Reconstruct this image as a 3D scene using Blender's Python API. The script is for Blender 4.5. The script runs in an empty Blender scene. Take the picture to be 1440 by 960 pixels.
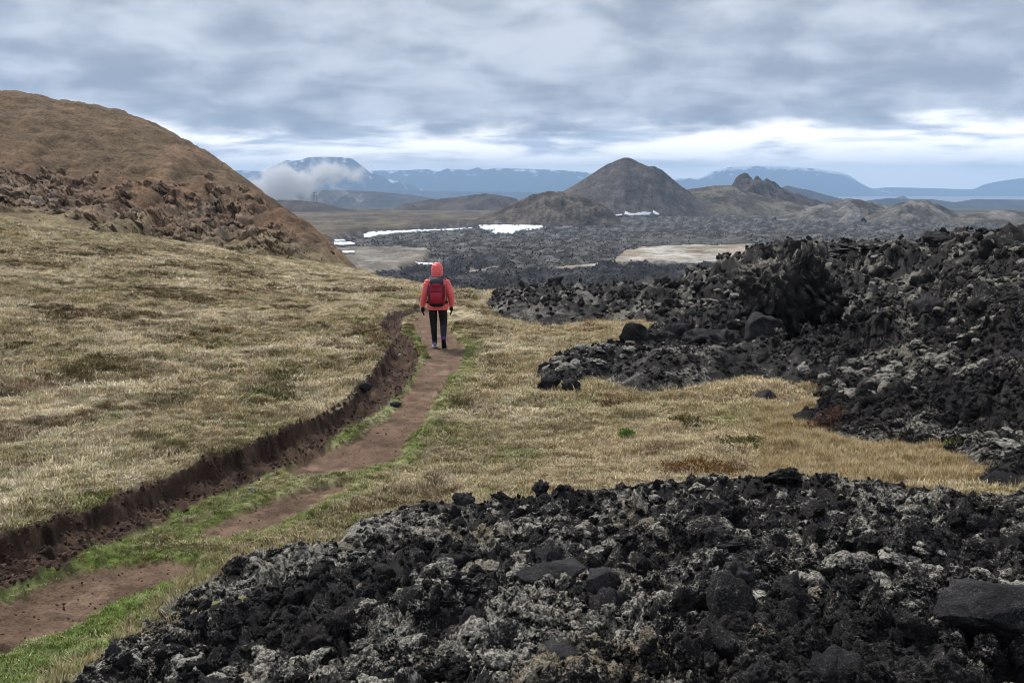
import bpy, bmesh, math, random
import numpy as np
from mathutils import Vector, Matrix, Euler

random.seed(7)
RNG = np.random.default_rng(11)
sc = bpy.context.scene
COL = sc.collection

# ------------------------------------------------------------------ camera
F = 1400.0                      # focal length in photo pixels (35 mm lens on a 36 mm wide frame)
CZ = 3.2                        # eye height above the hiker's ground
TH = math.atan(222.0 / F)       # camera pitched down, horizon at photo row 258
cam_d = bpy.data.cameras.new('camera')
cam_d.lens = 35.0; cam_d.sensor_width = 36.0; cam_d.sensor_fit = 'HORIZONTAL'
cam_d.clip_start = 0.05; cam_d.clip_end = 120000
cam = bpy.data.objects.new('camera', cam_d); COL.objects.link(cam)
cam.location = (0, 0, CZ); cam.rotation_euler = (math.radians(90) - TH, 0, 0)
sc.camera = cam

# ------------------------------------------------------------------ light
SUN_EL, SUN_AZ = math.radians(50), math.radians(-32)     # azimuth from +Y, negative = to the left
sun_d = bpy.data.lights.new('sun', 'SUN'); sun_d.energy = 1.5; sun_d.angle = math.radians(14)
sun_d.color = (1.0, 0.965, 0.91)
sun = bpy.data.objects.new('sun', sun_d); COL.objects.link(sun)
sdir = Vector((math.sin(SUN_AZ) * math.cos(SUN_EL), math.cos(SUN_AZ) * math.cos(SUN_EL), math.sin(SUN_EL)))
sun.rotation_euler = sdir.to_track_quat('Z', 'Y').to_euler()
sun.location = (0, 0, 60)

vs = sc.view_settings
vs.view_transform = 'Standard'; vs.look = 'None'; vs.exposure = 1.32; vs.gamma = 1.0; vs.use_curve_mapping = False
sc.cycles.use_denoising = True; sc.cycles.pixel_filter_type = 'BLACKMAN_HARRIS'; sc.cycles.filter_width = 0.9
sc.cycles.max_bounces = 6; sc.cycles.diffuse_bounces = 2; sc.cycles.glossy_bounces = 2
sc.cycles.transmission_bounces = 2; sc.cycles.volume_bounces = 3; sc.cycles.transparent_max_bounces = 8


class NT:
    """small helper to write node trees"""
    def __init__(s, tree): s.t = tree; s.n = tree.nodes; s.l = tree.links
    def node(s, typ, **kw):
        n = s.n.new(typ)
        for k, v in kw.items(): setattr(n, k, v)
        return n
    def put(s, sock, v):
        if isinstance(v, bpy.types.NodeSocket): s.l.new(v, sock)
        elif isinstance(v, (tuple, list)) and len(v) == 3 and sock.type == 'RGBA': sock.default_value = (*v, 1)
        else: sock.default_value = v
    def math(s, op, a, b=0.0, c=None, clamp=False):
        n = s.node('ShaderNodeMath', operation=op, use_clamp=clamp)
        s.put(n.inputs[0], a); s.put(n.inputs[1], b)
        if c is not None: s.put(n.inputs[2], c)
        return n.outputs[0]
    def vmath(s, op, a, b):
        n = s.node('ShaderNodeVectorMath', operation=op); s.put(n.inputs[0], a); s.put(n.inputs[1], b)
        return n.outputs[0]
    def noise(s, vec, scale, detail=4, rough=0.55, dist=0.0):
        n = s.node('ShaderNodeTexNoise'); s.put(n.inputs['Vector'], vec)
        n.inputs['Scale'].default_value = scale; n.inputs['Detail'].default_value = detail
        n.inputs['Roughness'].default_value = rough; n.inputs['Distortion'].default_value = dist
        return n.outputs['Fac']
    def smooth(s, x, a, b, lo=0.0, hi=1.0):
        n = s.node('ShaderNodeMapRange', interpolation_type='SMOOTHSTEP'); s.put(n.inputs[0], x)
        for i, v in enumerate((a, b, lo, hi)): s.put(n.inputs[i + 1], v)
        return n.outputs[0]
    def mix(s, f, a, b, blend='MIX'):
        n = s.node('ShaderNodeMix', data_type='RGBA', blend_type=blend)
        s.put(n.inputs[0], f); s.put(n.inputs[6], a); s.put(n.inputs[7], b)
        return n.outputs[2]


def build_world():
    w = bpy.data.worlds.new('World'); sc.world = w; w.use_nodes = True
    w.node_tree.nodes.clear(); t = NT(w.node_tree)
    out = t.node('ShaderNodeOutputWorld'); bg = t.node('ShaderNodeBackground'); bg.inputs['Strength'].default_value = 1.0
    t.l.new(bg.outputs[0], out.inputs['Surface'])
    sky = t.node('ShaderNodeTexSky', sky_type='NISHITA'); sky.sun_disc = False
    sky.sun_elevation = SUN_EL; sky.sun_rotation = SUN_AZ; sky.altitude = 600
    blue = t.mix(1.0, sky.outputs[0], (0.06, 0.06, 0.06), 'MULTIPLY')
    d = t.node('ShaderNodeTexCoord').outputs['Generated']
    sx = t.node('ShaderNodeSeparateXYZ'); t.l.new(d, sx.inputs[0])
    z = t.math('MAXIMUM', sx.outputs[2], 0.008)
    zs = t.math('ADD', z, 0.27)
    cv = t.node('ShaderNodeCombineXYZ')
    t.put(cv.inputs[0], t.math('DIVIDE', sx.outputs[0], zs)); t.put(cv.inputs[1], t.math('DIVIDE', sx.outputs[1], zs))
    cv.inputs[2].default_value = 3.7
    # cloud deck: a flat layer seen in perspective
    n1 = t.noise(cv.outputs[0], 4.6, 8, 0.52, 0.2)
    n2 = t.noise(cv.outputs[0], 1.5, 3, 0.5, 0.2)
    b = t.math('ADD', t.math('MULTIPLY', n1, 0.62), t.math('MULTIPLY', n2, 0.38))
    deck = t.mix(t.smooth(b, 0.36, 0.64), (0.138, 0.158, 0.196), (0.282, 0.304, 0.342))
    r = t.math('DIVIDE', 1.0, z)
    edge = t.smooth(t.math('ADD', r, t.math('MULTIPLY', t.math('SUBTRACT', t.math('ADD', t.math('MULTIPLY', n2, .6), t.math('MULTIPLY', n1, .4)), 0.5), 34.0)), 16.0, 23.0)
    # brighter broken cloud beyond the edge of the deck, all round the horizon
    sv = t.vmath('MULTIPLY', d, (5.5, 5.5, 40.0))
    m1 = t.noise(sv, 1.25, 6, 0.55, 0.25)
    far = t.mix(t.smooth(m1, 0.36, 0.56), (0.27, 0.305, 0.365), (0.80, 0.775, 0.73))
    gap = t.smooth(t.noise(t.vmath('MULTIPLY', d, (3, 3, 60)), 1.9, 4, 0.5), 0.60, 0.72, 0.0, 0.5)
    far = t.mix(gap, far, blue)
    far = t.mix(t.smooth(z, 0.008, 0.03, 0.75, 0.0), far, (0.86, 0.85, 0.825))
    colr = t.mix(edge, deck, far)
    t.l.new(colr, bg.inputs['Color'])
build_world()


# ------------------------------------------------------------------ projection helpers
CT, ST = math.cos(TH), math.sin(TH)
def ray(px, py):
    u = (np.asarray(px, float) - 720) / F; v = (480 - np.asarray(py, float)) / F
    dy = CT + v * ST
    return u / dy, (-ST + v * CT) / dy                 # dx, dz per metre of depth (y)
def P(px, py, y):
    dx, dz = ray(px, py); return np.array([dx * y, y, CZ + dz * y])
def proj(X, Y, Z):
    zz = Z - CZ; dep = Y * CT - zz * ST; up = Y * ST + zz * CT
    return 720 + F * X / dep, 480 - F * up / dep

# ------------------------------------------------------------------ numpy noise
def _hash(ix, iy, iz, seed):
    h = (ix.astype(np.int64) * 374761393 + iy.astype(np.int64) * 668265263 + iz.astype(np.int64) * 2147483647 + seed * 974634777) & 0xFFFFFFFF
    h = ((h ^ (h >> 13)) * 1274126177) & 0xFFFFFFFF
    h = ((h ^ (h >> 16)) * 2246822519) & 0xFFFFFFFF
    return (h ^ (h >> 15)) & 0xFFFFFFFF
def noise2(x, y, seed=0):
    x = np.asarray(x, float); y = np.asarray(y, float)
    xi = np.floor(x); yi = np.floor(y); fx = x - xi; fy = y - yi
    u = fx * fx * fx * (fx * (fx * 6 - 15) + 10); v = fy * fy * fy * (fy * (fy * 6 - 15) + 10)
    z0 = np.zeros_like(xi)
    def g(i, j):
        a = _hash(xi + i, yi + j, z0, seed) * (2 * math.pi / 4294967296.0)
        return np.cos(a) * (fx - i) + np.sin(a) * (fy - j)
    a = g(0, 0); b = g(1, 0); c = g(0, 1); e = g(1, 1)
    return 1.5 * ((a + (b - a) * u) * (1 - v) + (c + (e - c) * u) * v)
def fbm2(x, y, o=4, seed=0, gain=0.5, lac=2.03):
    s = 0; a = 1.0; f = 1.0; tot = 0
    for k in range(o):
        s = s + a * noise2(x * f + 17.3 * k, y * f - 9.1 * k, seed + k); tot += a; a *= gain; f *= lac
    return s / tot
def worley2(x, y, seed=0):
    xi = np.floor(x); yi = np.floor(y); f1 = np.full(x.shape, 9.0); f2 = np.full(x.shape, 9.0); idv = np.zeros(x.shape)
    z0 = np.zeros_like(xi)
    for i in (-1, 0, 1):
        for j in (-1, 0, 1):
            h = _hash(xi + i, yi + j, z0, seed)
            cx = xi + i + (h & 0xFFFF) / 65536.0; cy = yi + j + (h >> 16) / 65536.0
            d = np.hypot(x - cx, y - cy); near = d < f1
            f2 = np.where(near, f1, np.minimum(f2, d)); idv = np.where(near, ((h * 2654435761) & 0xFFFF) / 65536.0, idv); f1 = np.where(near, d, f1)
    return f1, f2, idv
def noise3(p, seed=0):
    pi = np.floor(p); f = p - pi; w = f * f * (3 - 2 * f); s = 0
    for i in (0, 1):
        for j in (0, 1):
            for k in (0, 1):
                h = _hash(pi[:, 0] + i, pi[:, 1] + j, pi[:, 2] + k, seed) / 2147483648.0 - 1
                s = s + h * (w[:, 0] if i else 1 - w[:, 0]) * (w[:, 1] if j else 1 - w[:, 1]) * (w[:, 2] if k else 1 - w[:, 2])
    return s
def fbm3(p, o=4, seed=0, gain=0.5):
    s = 0; a = 1; f = 1; tot = 0
    for k in range(o): s = s + a * noise3(p * f + 7.7 * k, seed + k); tot += a; a *= gain; f *= 2.03
    return s / tot
def sstep(a, b, x):
    t = np.clip((x - a) / (b - a), 0, 1); return t * t * (3 - 2 * t)
def lerp(a, b, t): return a + (b - a) * t
def clerp(c, d, t): return np.asarray(c) + (np.asarray(d) - np.asarray(c)) * np.asarray(t)[..., None]

def seg_dist(x, y, poly):
    """unsigned distance to a polyline and the fraction of its length at the nearest point"""
    best = np.full(np.shape(x), 1e9); par = np.zeros(np.shape(x)); n = len(poly) - 1
    for i in range(n):
        ax, ay = poly[i]; bx, by = poly[i + 1]; ex, ey = bx - ax, by - ay; L = ex * ex + ey * ey + 1e-12
        t = np.clip(((x - ax) * ex + (y - ay) * ey) / L, 0, 1)
        d = np.hypot(x - ax - t * ex, y - ay - t * ey); m = d < best
        best = np.where(m, d, best); par = np.where(m, (i + t) / n, par)
    return best, par
def side_dist(x, y, poly):
    """signed distance: positive on the right hand of the polyline"""
    best = np.full(np.shape(x), 1e9); sg = np.zeros(np.shape(x))
    for i in range(len(poly) - 1):
        ax, ay = poly[i]; bx, by = poly[i + 1]; ex, ey = bx - ax, by - ay; L = ex * ex + ey * ey + 1e-12
        t = np.clip(((x - ax) * ex + (y - ay) * ey) / L, 0, 1)
        d = np.hypot(x - ax - t * ex, y - ay - t * ey); m = d < best - 1e-9
        cr = (x - ax) * ey - (y - ay) * ex
        best = np.where(m, d, best); sg = np.where(m, np.sign(cr), sg)
    return best * sg
def poly_sd(x, y, poly):
    """signed distance to a closed polygon, positive inside"""
    pl = list(poly) + [poly[0]]; d, _ = seg_dist(x, y, pl); ins = np.zeros(np.shape(x), bool)
    for i in range(len(pl) - 1):
        ax, ay = pl[i]; bx, by = pl[i + 1]
        c = ((ay > y) != (by > y)) & (x < (bx - ax) * (y - ay) / (by - ay + 1e-12) + ax); ins ^= c
    return np.where(ins, d, -d)

class TPS:
    def __init__(s, pts, smooth=0.0):
        p = np.array(pts, float); s.c = p[:, :2]; n = len(p)
        K = s.U(np.hypot(*(s.c[:, None, :] - s.c[None]).transpose(2, 0, 1))) + smooth * np.eye(n)
        A = np.zeros((n + 3, n + 3)); A[:n, :n] = K; A[:n, n] = 1; A[:n, n + 1:] = s.c; A[n:, :n] = A[:n, n:].T
        s.w = np.linalg.solve(A, np.concatenate([p[:, 2], np.zeros(3)]))
    @staticmethod
    def U(r): return r * r * np.log(r + 1e-9)
    def __call__(s, x, y):
        x = np.asarray(x, float); y = np.asarray(y, float); n = len(s.c)
        o = s.w[n] + s.w[n + 1] * x + s.w[n + 2] * y
        for i in range(n): o = o + s.w[i] * s.U(np.hypot(x - s.c[i, 0], y - s.c[i, 1]))
        return o

# ------------------------------------------------------------------ mesh helpers
def put(o, parent=None):
    COL.objects.link(o)
    if parent is not None: o.parent = parent
    return o
def tag(o, label=None, cat=None, group=None, kind=None):
    if label: o['label'] = label
    if cat: o['category'] = cat
    if group: o['group'] = group
    if kind: o['kind'] = kind
    return o
def empty(name, loc=(0, 0, 0), rz=0.0):
    o = bpy.data.objects.new(name, None); o.location = loc; o.rotation_euler = (0, 0, rz); o.empty_display_size = 0.1
    return put(o)
def raw_mesh(name, V, faces_idx, nv, smooth=True, cols=None):
    """V (n,3); faces_idx flat loop array; nv corners per face"""
    me = bpy.data.meshes.new(name); nf = len(faces_idx) // nv
    me.vertices.add(len(V)); me.vertices.foreach_set('co', np.ascontiguousarray(V, dtype=np.float32).ravel())
    me.loops.add(len(faces_idx)); me.loops.foreach_set('vertex_index', np.ascontiguousarray(faces_idx, dtype=np.int32))
    me.polygons.add(nf); me.polygons.foreach_set('loop_start', np.arange(nf, dtype=np.int32) * nv)
    me.polygons.foreach_set('use_smooth', np.full(nf, smooth))
    me.update(calc_edges=True)
    if cols is not None:
        for k, c in cols.items():
            a = me.attributes.new(k, 'FLOAT_COLOR', 'POINT'); c4 = np.ones((len(V), 4), np.float32); c4[:, :3] = c
            a.data.foreach_set('color', c4.ravel())
    return me
def grid_mesh(name, X, Y, Z, keep=None, cols=None, smooth=True):
    """regular grid; keep = boolean per vertex, quads with any kept vertex stay"""
    h, w = X.shape; idx = np.arange(h * w).reshape(h, w)
    q = np.stack([idx[:-1, :-1], idx[:-1, 1:], idx[1:, 1:], idx[1:, :-1]], -1).reshape(-1, 4)
    V = np.stack([X, Y, Z], -1).reshape(-1, 3)
    if keep is not None:
        q = q[keep.ravel()[q].any(1)]
    used = np.unique(q); re = np.full(h * w, -1); re[used] = np.arange(len(used))
    c2 = None if cols is None else {k: c.reshape(-1, 3)[used] for k, c in cols.items()}
    return raw_mesh(name, V[used], re[q].ravel(), 4, smooth, c2)
def fan(a0, a1, na, y0, y1, ny, mode='inv'):
    a = np.linspace(a0, a1, na)
    y = 1 / np.linspace(1 / y0, 1 / y1, ny) if mode == 'inv' else np.geomspace(y0, y1, ny)
    A, Y = np.meshgrid(a, y); return A * Y, Y
def obj(name, me, mat=None, parent=None):
    if mat is not None and not me.materials: me.materials.append(mat)
    return put(bpy.data.objects.new(name, me), parent)

# ------------------------------------------------------------------ materials
def new_mat(name):
    m = bpy.data.materials.new(name); m.use_nodes = True; m.node_tree.nodes.clear(); t = NT(m.node_tree)
    out = t.node('ShaderNodeOutputMaterial'); b = t.node('ShaderNodeBsdfPrincipled')
    t.l.new(b.outputs[0], out.inputs['Surface']); b.inputs['Roughness'].default_value = 0.9
    b.inputs['Specular IOR Level'].default_value = 0.25
    return m, t, b
def bump(t, b, h, strength=0.5, dist=0.02):
    n = t.node('ShaderNodeBump'); n.inputs['Strength'].default_value = strength; n.inputs['Distance'].default_value = dist
    t.put(n.inputs['Height'], h); t.l.new(n.outputs[0], b.inputs['Normal'])
def plain_mat(name, colr, rough=0.7, spec=0.3, nscale=40, namt=0.25, bumpd=0.0):
    m, t, b = new_mat(name); p = t.node('ShaderNodeTexCoord').outputs['Object']
    n = t.noise(p, nscale, 4, 0.6)
    f = t.smooth(n, 0.25, 0.75, 1 - namt, 1 + namt)
    cc = t.node('ShaderNodeCombineColor')
    for i in range(3): t.put(cc.inputs[i], t.math('MULTIPLY', f, colr[i]))
    t.l.new(cc.outputs[0], b.inputs['Base Color']); b.inputs['Roughness'].default_value = rough
    b.inputs['Specular IOR Level'].default_value = spec
    if bumpd: bump(t, b, n, 0.6, bumpd)
    return m
def attr_mat(name, scales=(3, 20), amt=0.35, bumpd=0.02, bscale=30, rough=0.95):
    """colour from the mesh's own 'col' attribute, broken up by fine noise"""
    m, t, b = new_mat(name); p = t.node('ShaderNodeNewGeometry').outputs['Position']
    c = t.node('ShaderNodeAttribute', attribute_name='col').outputs['Color']
    n = t.math('ADD', t.math('MULTIPLY', t.noise(p, scales[0], 5, 0.6), 0.5), t.math('MULTIPLY', t.noise(p, scales[1], 5, 0.65), 0.5))
    f = t.smooth(n, 0.32, 0.68, 1 - amt, 1 + amt)
    cc = t.node('ShaderNodeCombineColor')
    for i in range(3): t.l.new(f, cc.inputs[i])
    t.l.new(t.mix(1.0, c, cc.outputs[0], 'MULTIPLY'), b.inputs['Base Color']); b.inputs['Roughness'].default_value = rough
    b.inputs['Specular IOR Level'].default_value = 0.15
    if bumpd: bump(t, b, t.noise(p, bscale, 6, 0.7), 0.8, bumpd)
    return m
def lava_mat(name, thr=0.0, s=1.0, rock=((0.010, 0.0095, 0.0095), (0.036, 0.032, 0.030)), moss_gain=1.0, warm=0.5):
    """dark clinker, with pale woolly moss and lichen on what faces up"""
    m, t, b = new_mat(name); g = t.node('ShaderNodeNewGeometry'); p = g.outputs['Position']
    nz = t.node('ShaderNodeSeparateXYZ'); t.l.new(g.outputs['Normal'], nz.inputs[0])
    nA = t.noise(p, 0.9 * s, 4, 0.55, 0.3); nB = t.noise(p, 5.5 * s, 4, 0.6); nC = t.noise(p, 30 * s, 5, 0.72); nD = t.noise(p, 95 * s, 3, 0.7)
    v = t.math('MULTIPLY', nz.outputs[2], 0.42)
    v = t.math('ADD', v, t.math('MULTIPLY', t.math('SUBTRACT', nA, 0.5), 3.2))
    v = t.math('ADD', v, t.math('MULTIPLY', t.math('SUBTRACT', nB, 0.5), 1.5))
    v = t.math('ADD', v, t.math('MULTIPLY', t.math('SUBTRACT', nC, 0.5), 1.5))
    v = t.math('ADD', v, t.math('MULTIPLY', t.math('SUBTRACT', nD, 0.5), 0.9))
    mask = t.smooth(v, 0.20 + thr, 0.75 + thr)
    rk = t.mix(t.smooth(t.noise(p, 3.1 * s, 5, 0.65), 0.35, 0.68), rock[0], rock[1])
    rk = t.mix(t.smooth(t.math('ADD', t.math('MULTIPLY', nD, .7), t.math('MULTIPLY', nB, .3)), 0.50, 0.66, 0, 0.75), rk, (0.17, 0.16, 0.145))
    pur = t.smooth(t.noise(p, 1.7 * s, 3, 0.5), 0.58, 0.72, 0, 0.6)
    rk = t.mix(pur, rk, (0.045, 0.033, 0.033))
    k = moss_gain
    ms = t.mix(t.smooth(nC, 0.36, 0.64), (0.13 * k, 0.118 * k, 0.098 * k), (0.60 * k, 0.56 * k, 0.475 * k))
    ms = t.mix(t.smooth(t.noise(p, 1.4 * s, 3, 0.5), 0.52, 0.70, 0, warm), ms, (0.30 * k, 0.235 * k, 0.15 * k))
    ms = t.mix(t.smooth(nD, 0.40, 0.54, 0.82, 0.0), ms, (0.045, 0.042, 0.037))
    t.l.new(t.mix(mask, rk, ms), b.inputs['Base Color'])
    b.inputs['Roughness'].default_value = 0.88; b.inputs['Specular IOR Level'].default_value = 0.22
    hh = t.math('ADD', t.math('MULTIPLY', nC, 0.7), t.math('MULTIPLY', nD, 0.45))
    bump(t, b, hh, 1.0, 0.05 / s)
    return m

M = {}
M['lava'] = lava_mat('lava_near', 0.14, moss_gain=1.15, warm=.8)
M['lava_right'] = lava_mat('lava_right', 0.24, 0.85, moss_gain=0.9)
M['lava_far'] = lava_mat('lava_far', 0.10, 0.05, rock=((0.035, 0.034, 0.035), (0.085, 0.082, 0.080)), moss_gain=0.75, warm=0.25)
M['boulder'] = lava_mat('bare_basalt', .85, 1.3, rock=((0.013, 0.0125, 0.014), (0.052, 0.047, 0.050)))
M['ground'] = attr_mat('meadow_soil', (5, 45), 0.45, 0.03, 40)
M['hill'] = attr_mat('hill_earth', (0.5, 4.5), 0.55, 0.30, 2.6)
M['plain'] = attr_mat('plain_ground', (0.07, 0.5), 0.55, 2.0, 0.3)
M['far'] = attr_mat('far_land', (0.012, 0.06), 0.25, 6.0, 0.03)
M['snow'] = plain_mat('old_snow', (.80, .82, .85), .6, .3, .16, .16)

def tint_mat(name, amt=0.25, rough=0.85, trans=0.0):
    m, t, b = new_mat(name)
    c = t.node('ShaderNodeAttribute', attribute_type='INSTANCER', attribute_name='tint').outputs['Color']
    v = t.node('ShaderNodeAttribute', attribute_name='shade').outputs['Fac']
    f = t.smooth(v, 0, 1, 1 - amt, 1 + amt); cc = t.node('ShaderNodeCombineColor')
    for i in range(3): t.l.new(f, cc.inputs[i])
    t.l.new(t.mix(1.0, c, cc.outputs[0], 'MULTIPLY'), b.inputs['Base Color'])
    b.inputs['Roughness'].default_value = rough; b.inputs['Specular IOR Level'].default_value = 0.2
    if trans:
        b.inputs['Subsurface Weight'].default_value = 0.0
    return m
M['grass'] = tint_mat('grass_blade', 0.35)
M['chip'] = tint_mat('loose_stone', 0.2)

# ------------------------------------------------------------------ scatter (uncountable stuff only)
def scatter(name, pts, rot, scl, idx, protos, tint=None, kind='stuff', parent=None):
    n = len(pts); me = bpy.data.meshes.new(name); me.vertices.add(n)
    me.vertices.foreach_set('co', np.ascontiguousarray(pts, dtype=np.float32).ravel())
    def vec(k, a):
        at = me.attributes.new(k, 'FLOAT_VECTOR', 'POINT'); at.data.foreach_set('vector', np.ascontiguousarray(a, dtype=np.float32).ravel())
    scl = np.asarray(scl, float)
    if scl.ndim == 1: scl = np.repeat(scl[:, None], 3, 1)
    vec('rot', rot); vec('scl', scl)
    at = me.attributes.new('idx', 'INT', 'POINT'); at.data.foreach_set('value', np.asarray(idx, dtype=np.int32))
    if tint is not None:
        at = me.attributes.new('tint', 'FLOAT_COLOR', 'POINT'); c = np.ones((n, 4), np.float32); c[:, :3] = tint; at.data.foreach_set('color', c.ravel())
    coll = bpy.data.collections.new(name + '_kinds')
    for p in protos: coll.objects.link(p)
    ng = bpy.data.node_groups.new(name, 'GeometryNodeTree')
    ng.interface.new_socket('Geometry', in_out='INPUT', socket_type='NodeSocketGeometry')
    ng.interface.new_socket('Geometry', in_out='OUTPUT', socket_type='NodeSocketGeometry')
    N = ng.nodes.new; L = ng.links.new
    gi = N('NodeGroupInput'); go = N('NodeGroupOutput'); ci = N('GeometryNodeCollectionInfo'); ip = N('GeometryNodeInstanceOnPoints')
    ci.inputs['Collection'].default_value = coll; ci.inputs['Separate Children'].default_value = True; ci.inputs['Reset Children'].default_value = True
    def na(k, typ):
        a = N('GeometryNodeInputNamedAttribute'); a.data_type = typ; a.inputs['Name'].default_value = k; return a.outputs[0]
    e2r = N('FunctionNodeEulerToRotation'); L(na('rot', 'FLOAT_VECTOR'), e2r.inputs[0])
    L(gi.outputs[0], ip.inputs['Points']); L(ci.outputs[0], ip.inputs['Instance']); ip.inputs['Pick Instance'].default_value = True
    L(na('idx', 'INT'), ip.inputs['Instance Index']); L(e2r.outputs[0], ip.inputs['Rotation']); L(na('scl', 'FLOAT_VECTOR'), ip.inputs['Scale'])
    L(ip.outputs[0], go.inputs[0])
    o = put(bpy.data.objects.new(name, me), parent); md = o.modifiers.new('scatter', 'NODES'); md.node_group = ng
    if kind: o['kind'] = kind
    return o

def ico(sub):
    bm = bmesh.new(); bmesh.ops.create_icosphere(bm, subdivisions=sub, radius=1.0)
    v = np.array([x.co[:] for x in bm.verts]); f = np.array([[q.index for q in p.verts] for p in bm.faces]); bm.free()
    return v, f
ICO = {k: ico(k) for k in (2, 3, 4, 5)}
def rock_arrays(seed, sub=3, cuts=9, rough=0.22, fine=0.10, flat=(1, 0.85, 0.7)):
    r = np.random.default_rng(seed); v, f = ICO[sub]; v = v.copy()
    for _ in range(cuts):
        n = r.normal(size=3); n /= np.linalg.norm(n); d = r.uniform(0.5, 0.82)
        v -= np.outer(np.maximum(0, v @ n - d), n) * 0.92
    v *= np.asarray(flat)
    nr = v / np.linalg.norm(v, axis=1, keepdims=True)
    off = r.uniform(-50, 50, 3)
    d = fbm3(v * 1.5 + off, 3, seed) * rough + (np.abs(fbm3(v * 3.6 + off, 3, seed + 9)) * 2 - 0.5) * fine
    if fine > 0.15:
        sp = 1 - np.abs(fbm3(v * 4.4 + off, 2, seed + 31)) * 2.2; d = d + np.clip(sp, 0, 1) ** 3 * fine * .9 - fine * .3
    if sub >= 4: d = d + fbm3(v * 9 + off, 3, seed + 21) * fine * 0.75
    elif fine > 0.12: d = d + noise3(v * 7 + off, seed + 21) * fine * 0.5
    return v + nr * d[:, None], f
def rock_mesh(name, seed, mat, **kw):
    v, f = rock_arrays(seed, **kw); sm = kw.get('sub', 3) >= 4 or kw.get('fine', 0.1) > 0.12
    me = raw_mesh(name, v, f.ravel(), 3, sm); me.materials.append(mat); return me
def proto(name, me): return bpy.data.objects.new(name, me)

# ================================================================== THE LAND
def plainz(y):
    return CZ + np.interp(y, [0, 100, 200, 600, 1100, 2500, 4500, 10000, 60000], [-20, -20.5, -22, -28.5, -33.5, -62, -112, -150, -250])

MEADOW_PTS = [(615, 488, 19.5), (560, 600, 12.1), (450, 670, 9.7), (200, 820, 6.5), (60, 880, 5.6), (640, 432, 29), (640, 413, 38),
    (1000, 600, 11.7), (1000, 520, 15.8), (850, 455, 24.8), (1300, 650, 9.3), (0, 760, 6.8), (0, 500, 14.5), (250, 600, 11.3), (300, 480, 18.9),
    (0, 400, 23.7), (250, 400, 32.6), (450, 412, 36), (0, 312, 54), (200, 337, 58), (400, 369, 61), (480, 382, 62), (560, 396, 57),
    (720, 960, 4.0), (1300, 960, 4.0), (1440, 560, 13), (1250, 480, 18), (900, 700, 8.4), (-150, 600, 10.5), (-150, 300, 50), (1000, 430, 27), (300, 440, 24), (700, 560, 14)]
mead = TPS([P(*p) for p in MEADOW_PTS], 0.02)
RIM_A = [ray(p, 400)[0] for p in (300, 480, 560, 600, 640, 700, 800, 1000)]
RIM_Y = [82, 72, 60, 52, 42, 40, 42, 46]
def pix2plan(px, py, surf, y0=2.0, y1=150.0):
    px = np.atleast_1d(np.asarray(px, float)); py = np.atleast_1d(np.asarray(py, float)); dx, dz = ray(px, py)
    ys = np.geomspace(y0, y1, 1500)[:, None]
    below = (CZ + dz * ys) < surf(dx * ys, ys + 0 * dx)
    y = ys[np.argmax(below, 0), 0]; return np.stack([dx * y, y], -1)
def plan(pts, surf=None): return [tuple(q) for q in pix2plan([p[0] for p in pts], [p[1] for p in pts], surf or mead)]

GUL_L = plan([(p[0], p[1] + (9 if p[1] > 560 else 4 if p[1] > 500 else 1)) for p in [(-160, 800), (-60, 775), (0, 757), (60, 740), (120, 720), (200, 690), (260, 662), (310, 640), (355, 622), (395, 602), (412, 594), (440, 586), (480, 564), (510, 540), (535, 510), (548, 490), (544, 472), (533, 458), (546, 443), (572, 434), (598, 429)]])
GUL_R = plan([(p[0], p[1] - (3 if p[1] > 560 else 0)) for p in [(-160, 905), (-60, 860), (0, 832), (60, 803), (120, 778), (200, 745), (260, 715), (330, 688), (380, 668), (430, 644), (480, 612), (528, 582), (562, 548), (584, 515), (588, 500), (578, 482), (563, 466), (562, 452), (578, 441), (602, 435)]])
PATH_A = plan([(-150, 945), (-60, 905), (40, 862), (120, 826), (180, 806), (225, 795)])
PATH_B = plan([(305, 745), (340, 732), (400, 708), (450, 690), (480, 681)])
PATH_C = plan([(440, 662), (480, 645), (520, 628), (560, 598), (585, 566), (606, 535), (622, 508), (628, 488), (612, 468), (604, 452), (606, 440), (618, 430)])
WID_A, WID_B, WID_C = (0.30, 0.34, 0.30, 0.22), (0.16, 0.26, 0.22, 0.10), (0.28, 0.46, 0.34, 0.27, 0.30, 0.36, 0.42, 0.45, 0.35, 0.3)
def dirt_fields(x, y):
    """returns gully mask/depth, path mask, distance to nearest dirt edge"""
    wob = fbm2(x * 2.2, y * 2.2, 4, 40) * 0.11 + fbm2(x * 9, y * 9, 2, 41) * 0.035
    dl = side_dist(x, y, GUL_L) + wob; dr = -side_dist(x, y, GUL_R) + wob * 0.8
    ins = np.minimum(dl, dr); s = np.clip(dl / np.maximum(dl + dr, 1e-3), 0, 1)
    far = 1 - sstep(30, 32, y)
    wall = (.55 * sstep(0.0, 0.07, dl) + .45 * sstep(.02, .34, dl + fbm2(x * 6, y * 6, 3, 42) * .12)) * sstep(0, 0.12, dr) * far
    dep = np.interp(y, [5, 7, 9, 11, 14, 20, 30], [.14, .17, .22, .28, .29, .30, .2]) * (1 + .35 * fbm2(x * 1.3, y * 1.3, 2, 43))
    depth = wall * dep * (1 - s ** 1.6 * 0.62)
    gm = sstep(-0.07, -0.02, ins) * far
    pm = np.zeros(np.shape(x)); ed = -ins
    for pl, wd in ((PATH_A, WID_A), (PATH_B, WID_B), (PATH_C, WID_C)):
        d, t = seg_dist(x, y, pl); w = np.interp(t, np.linspace(0, 1, len(wd)), wd) + wob * 0.75
        pm = np.maximum(pm, sstep(-0.06, 0.07, w - d)); ed = np.minimum(ed, d - w)
    return gm, depth, pm, ed, dl

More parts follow.
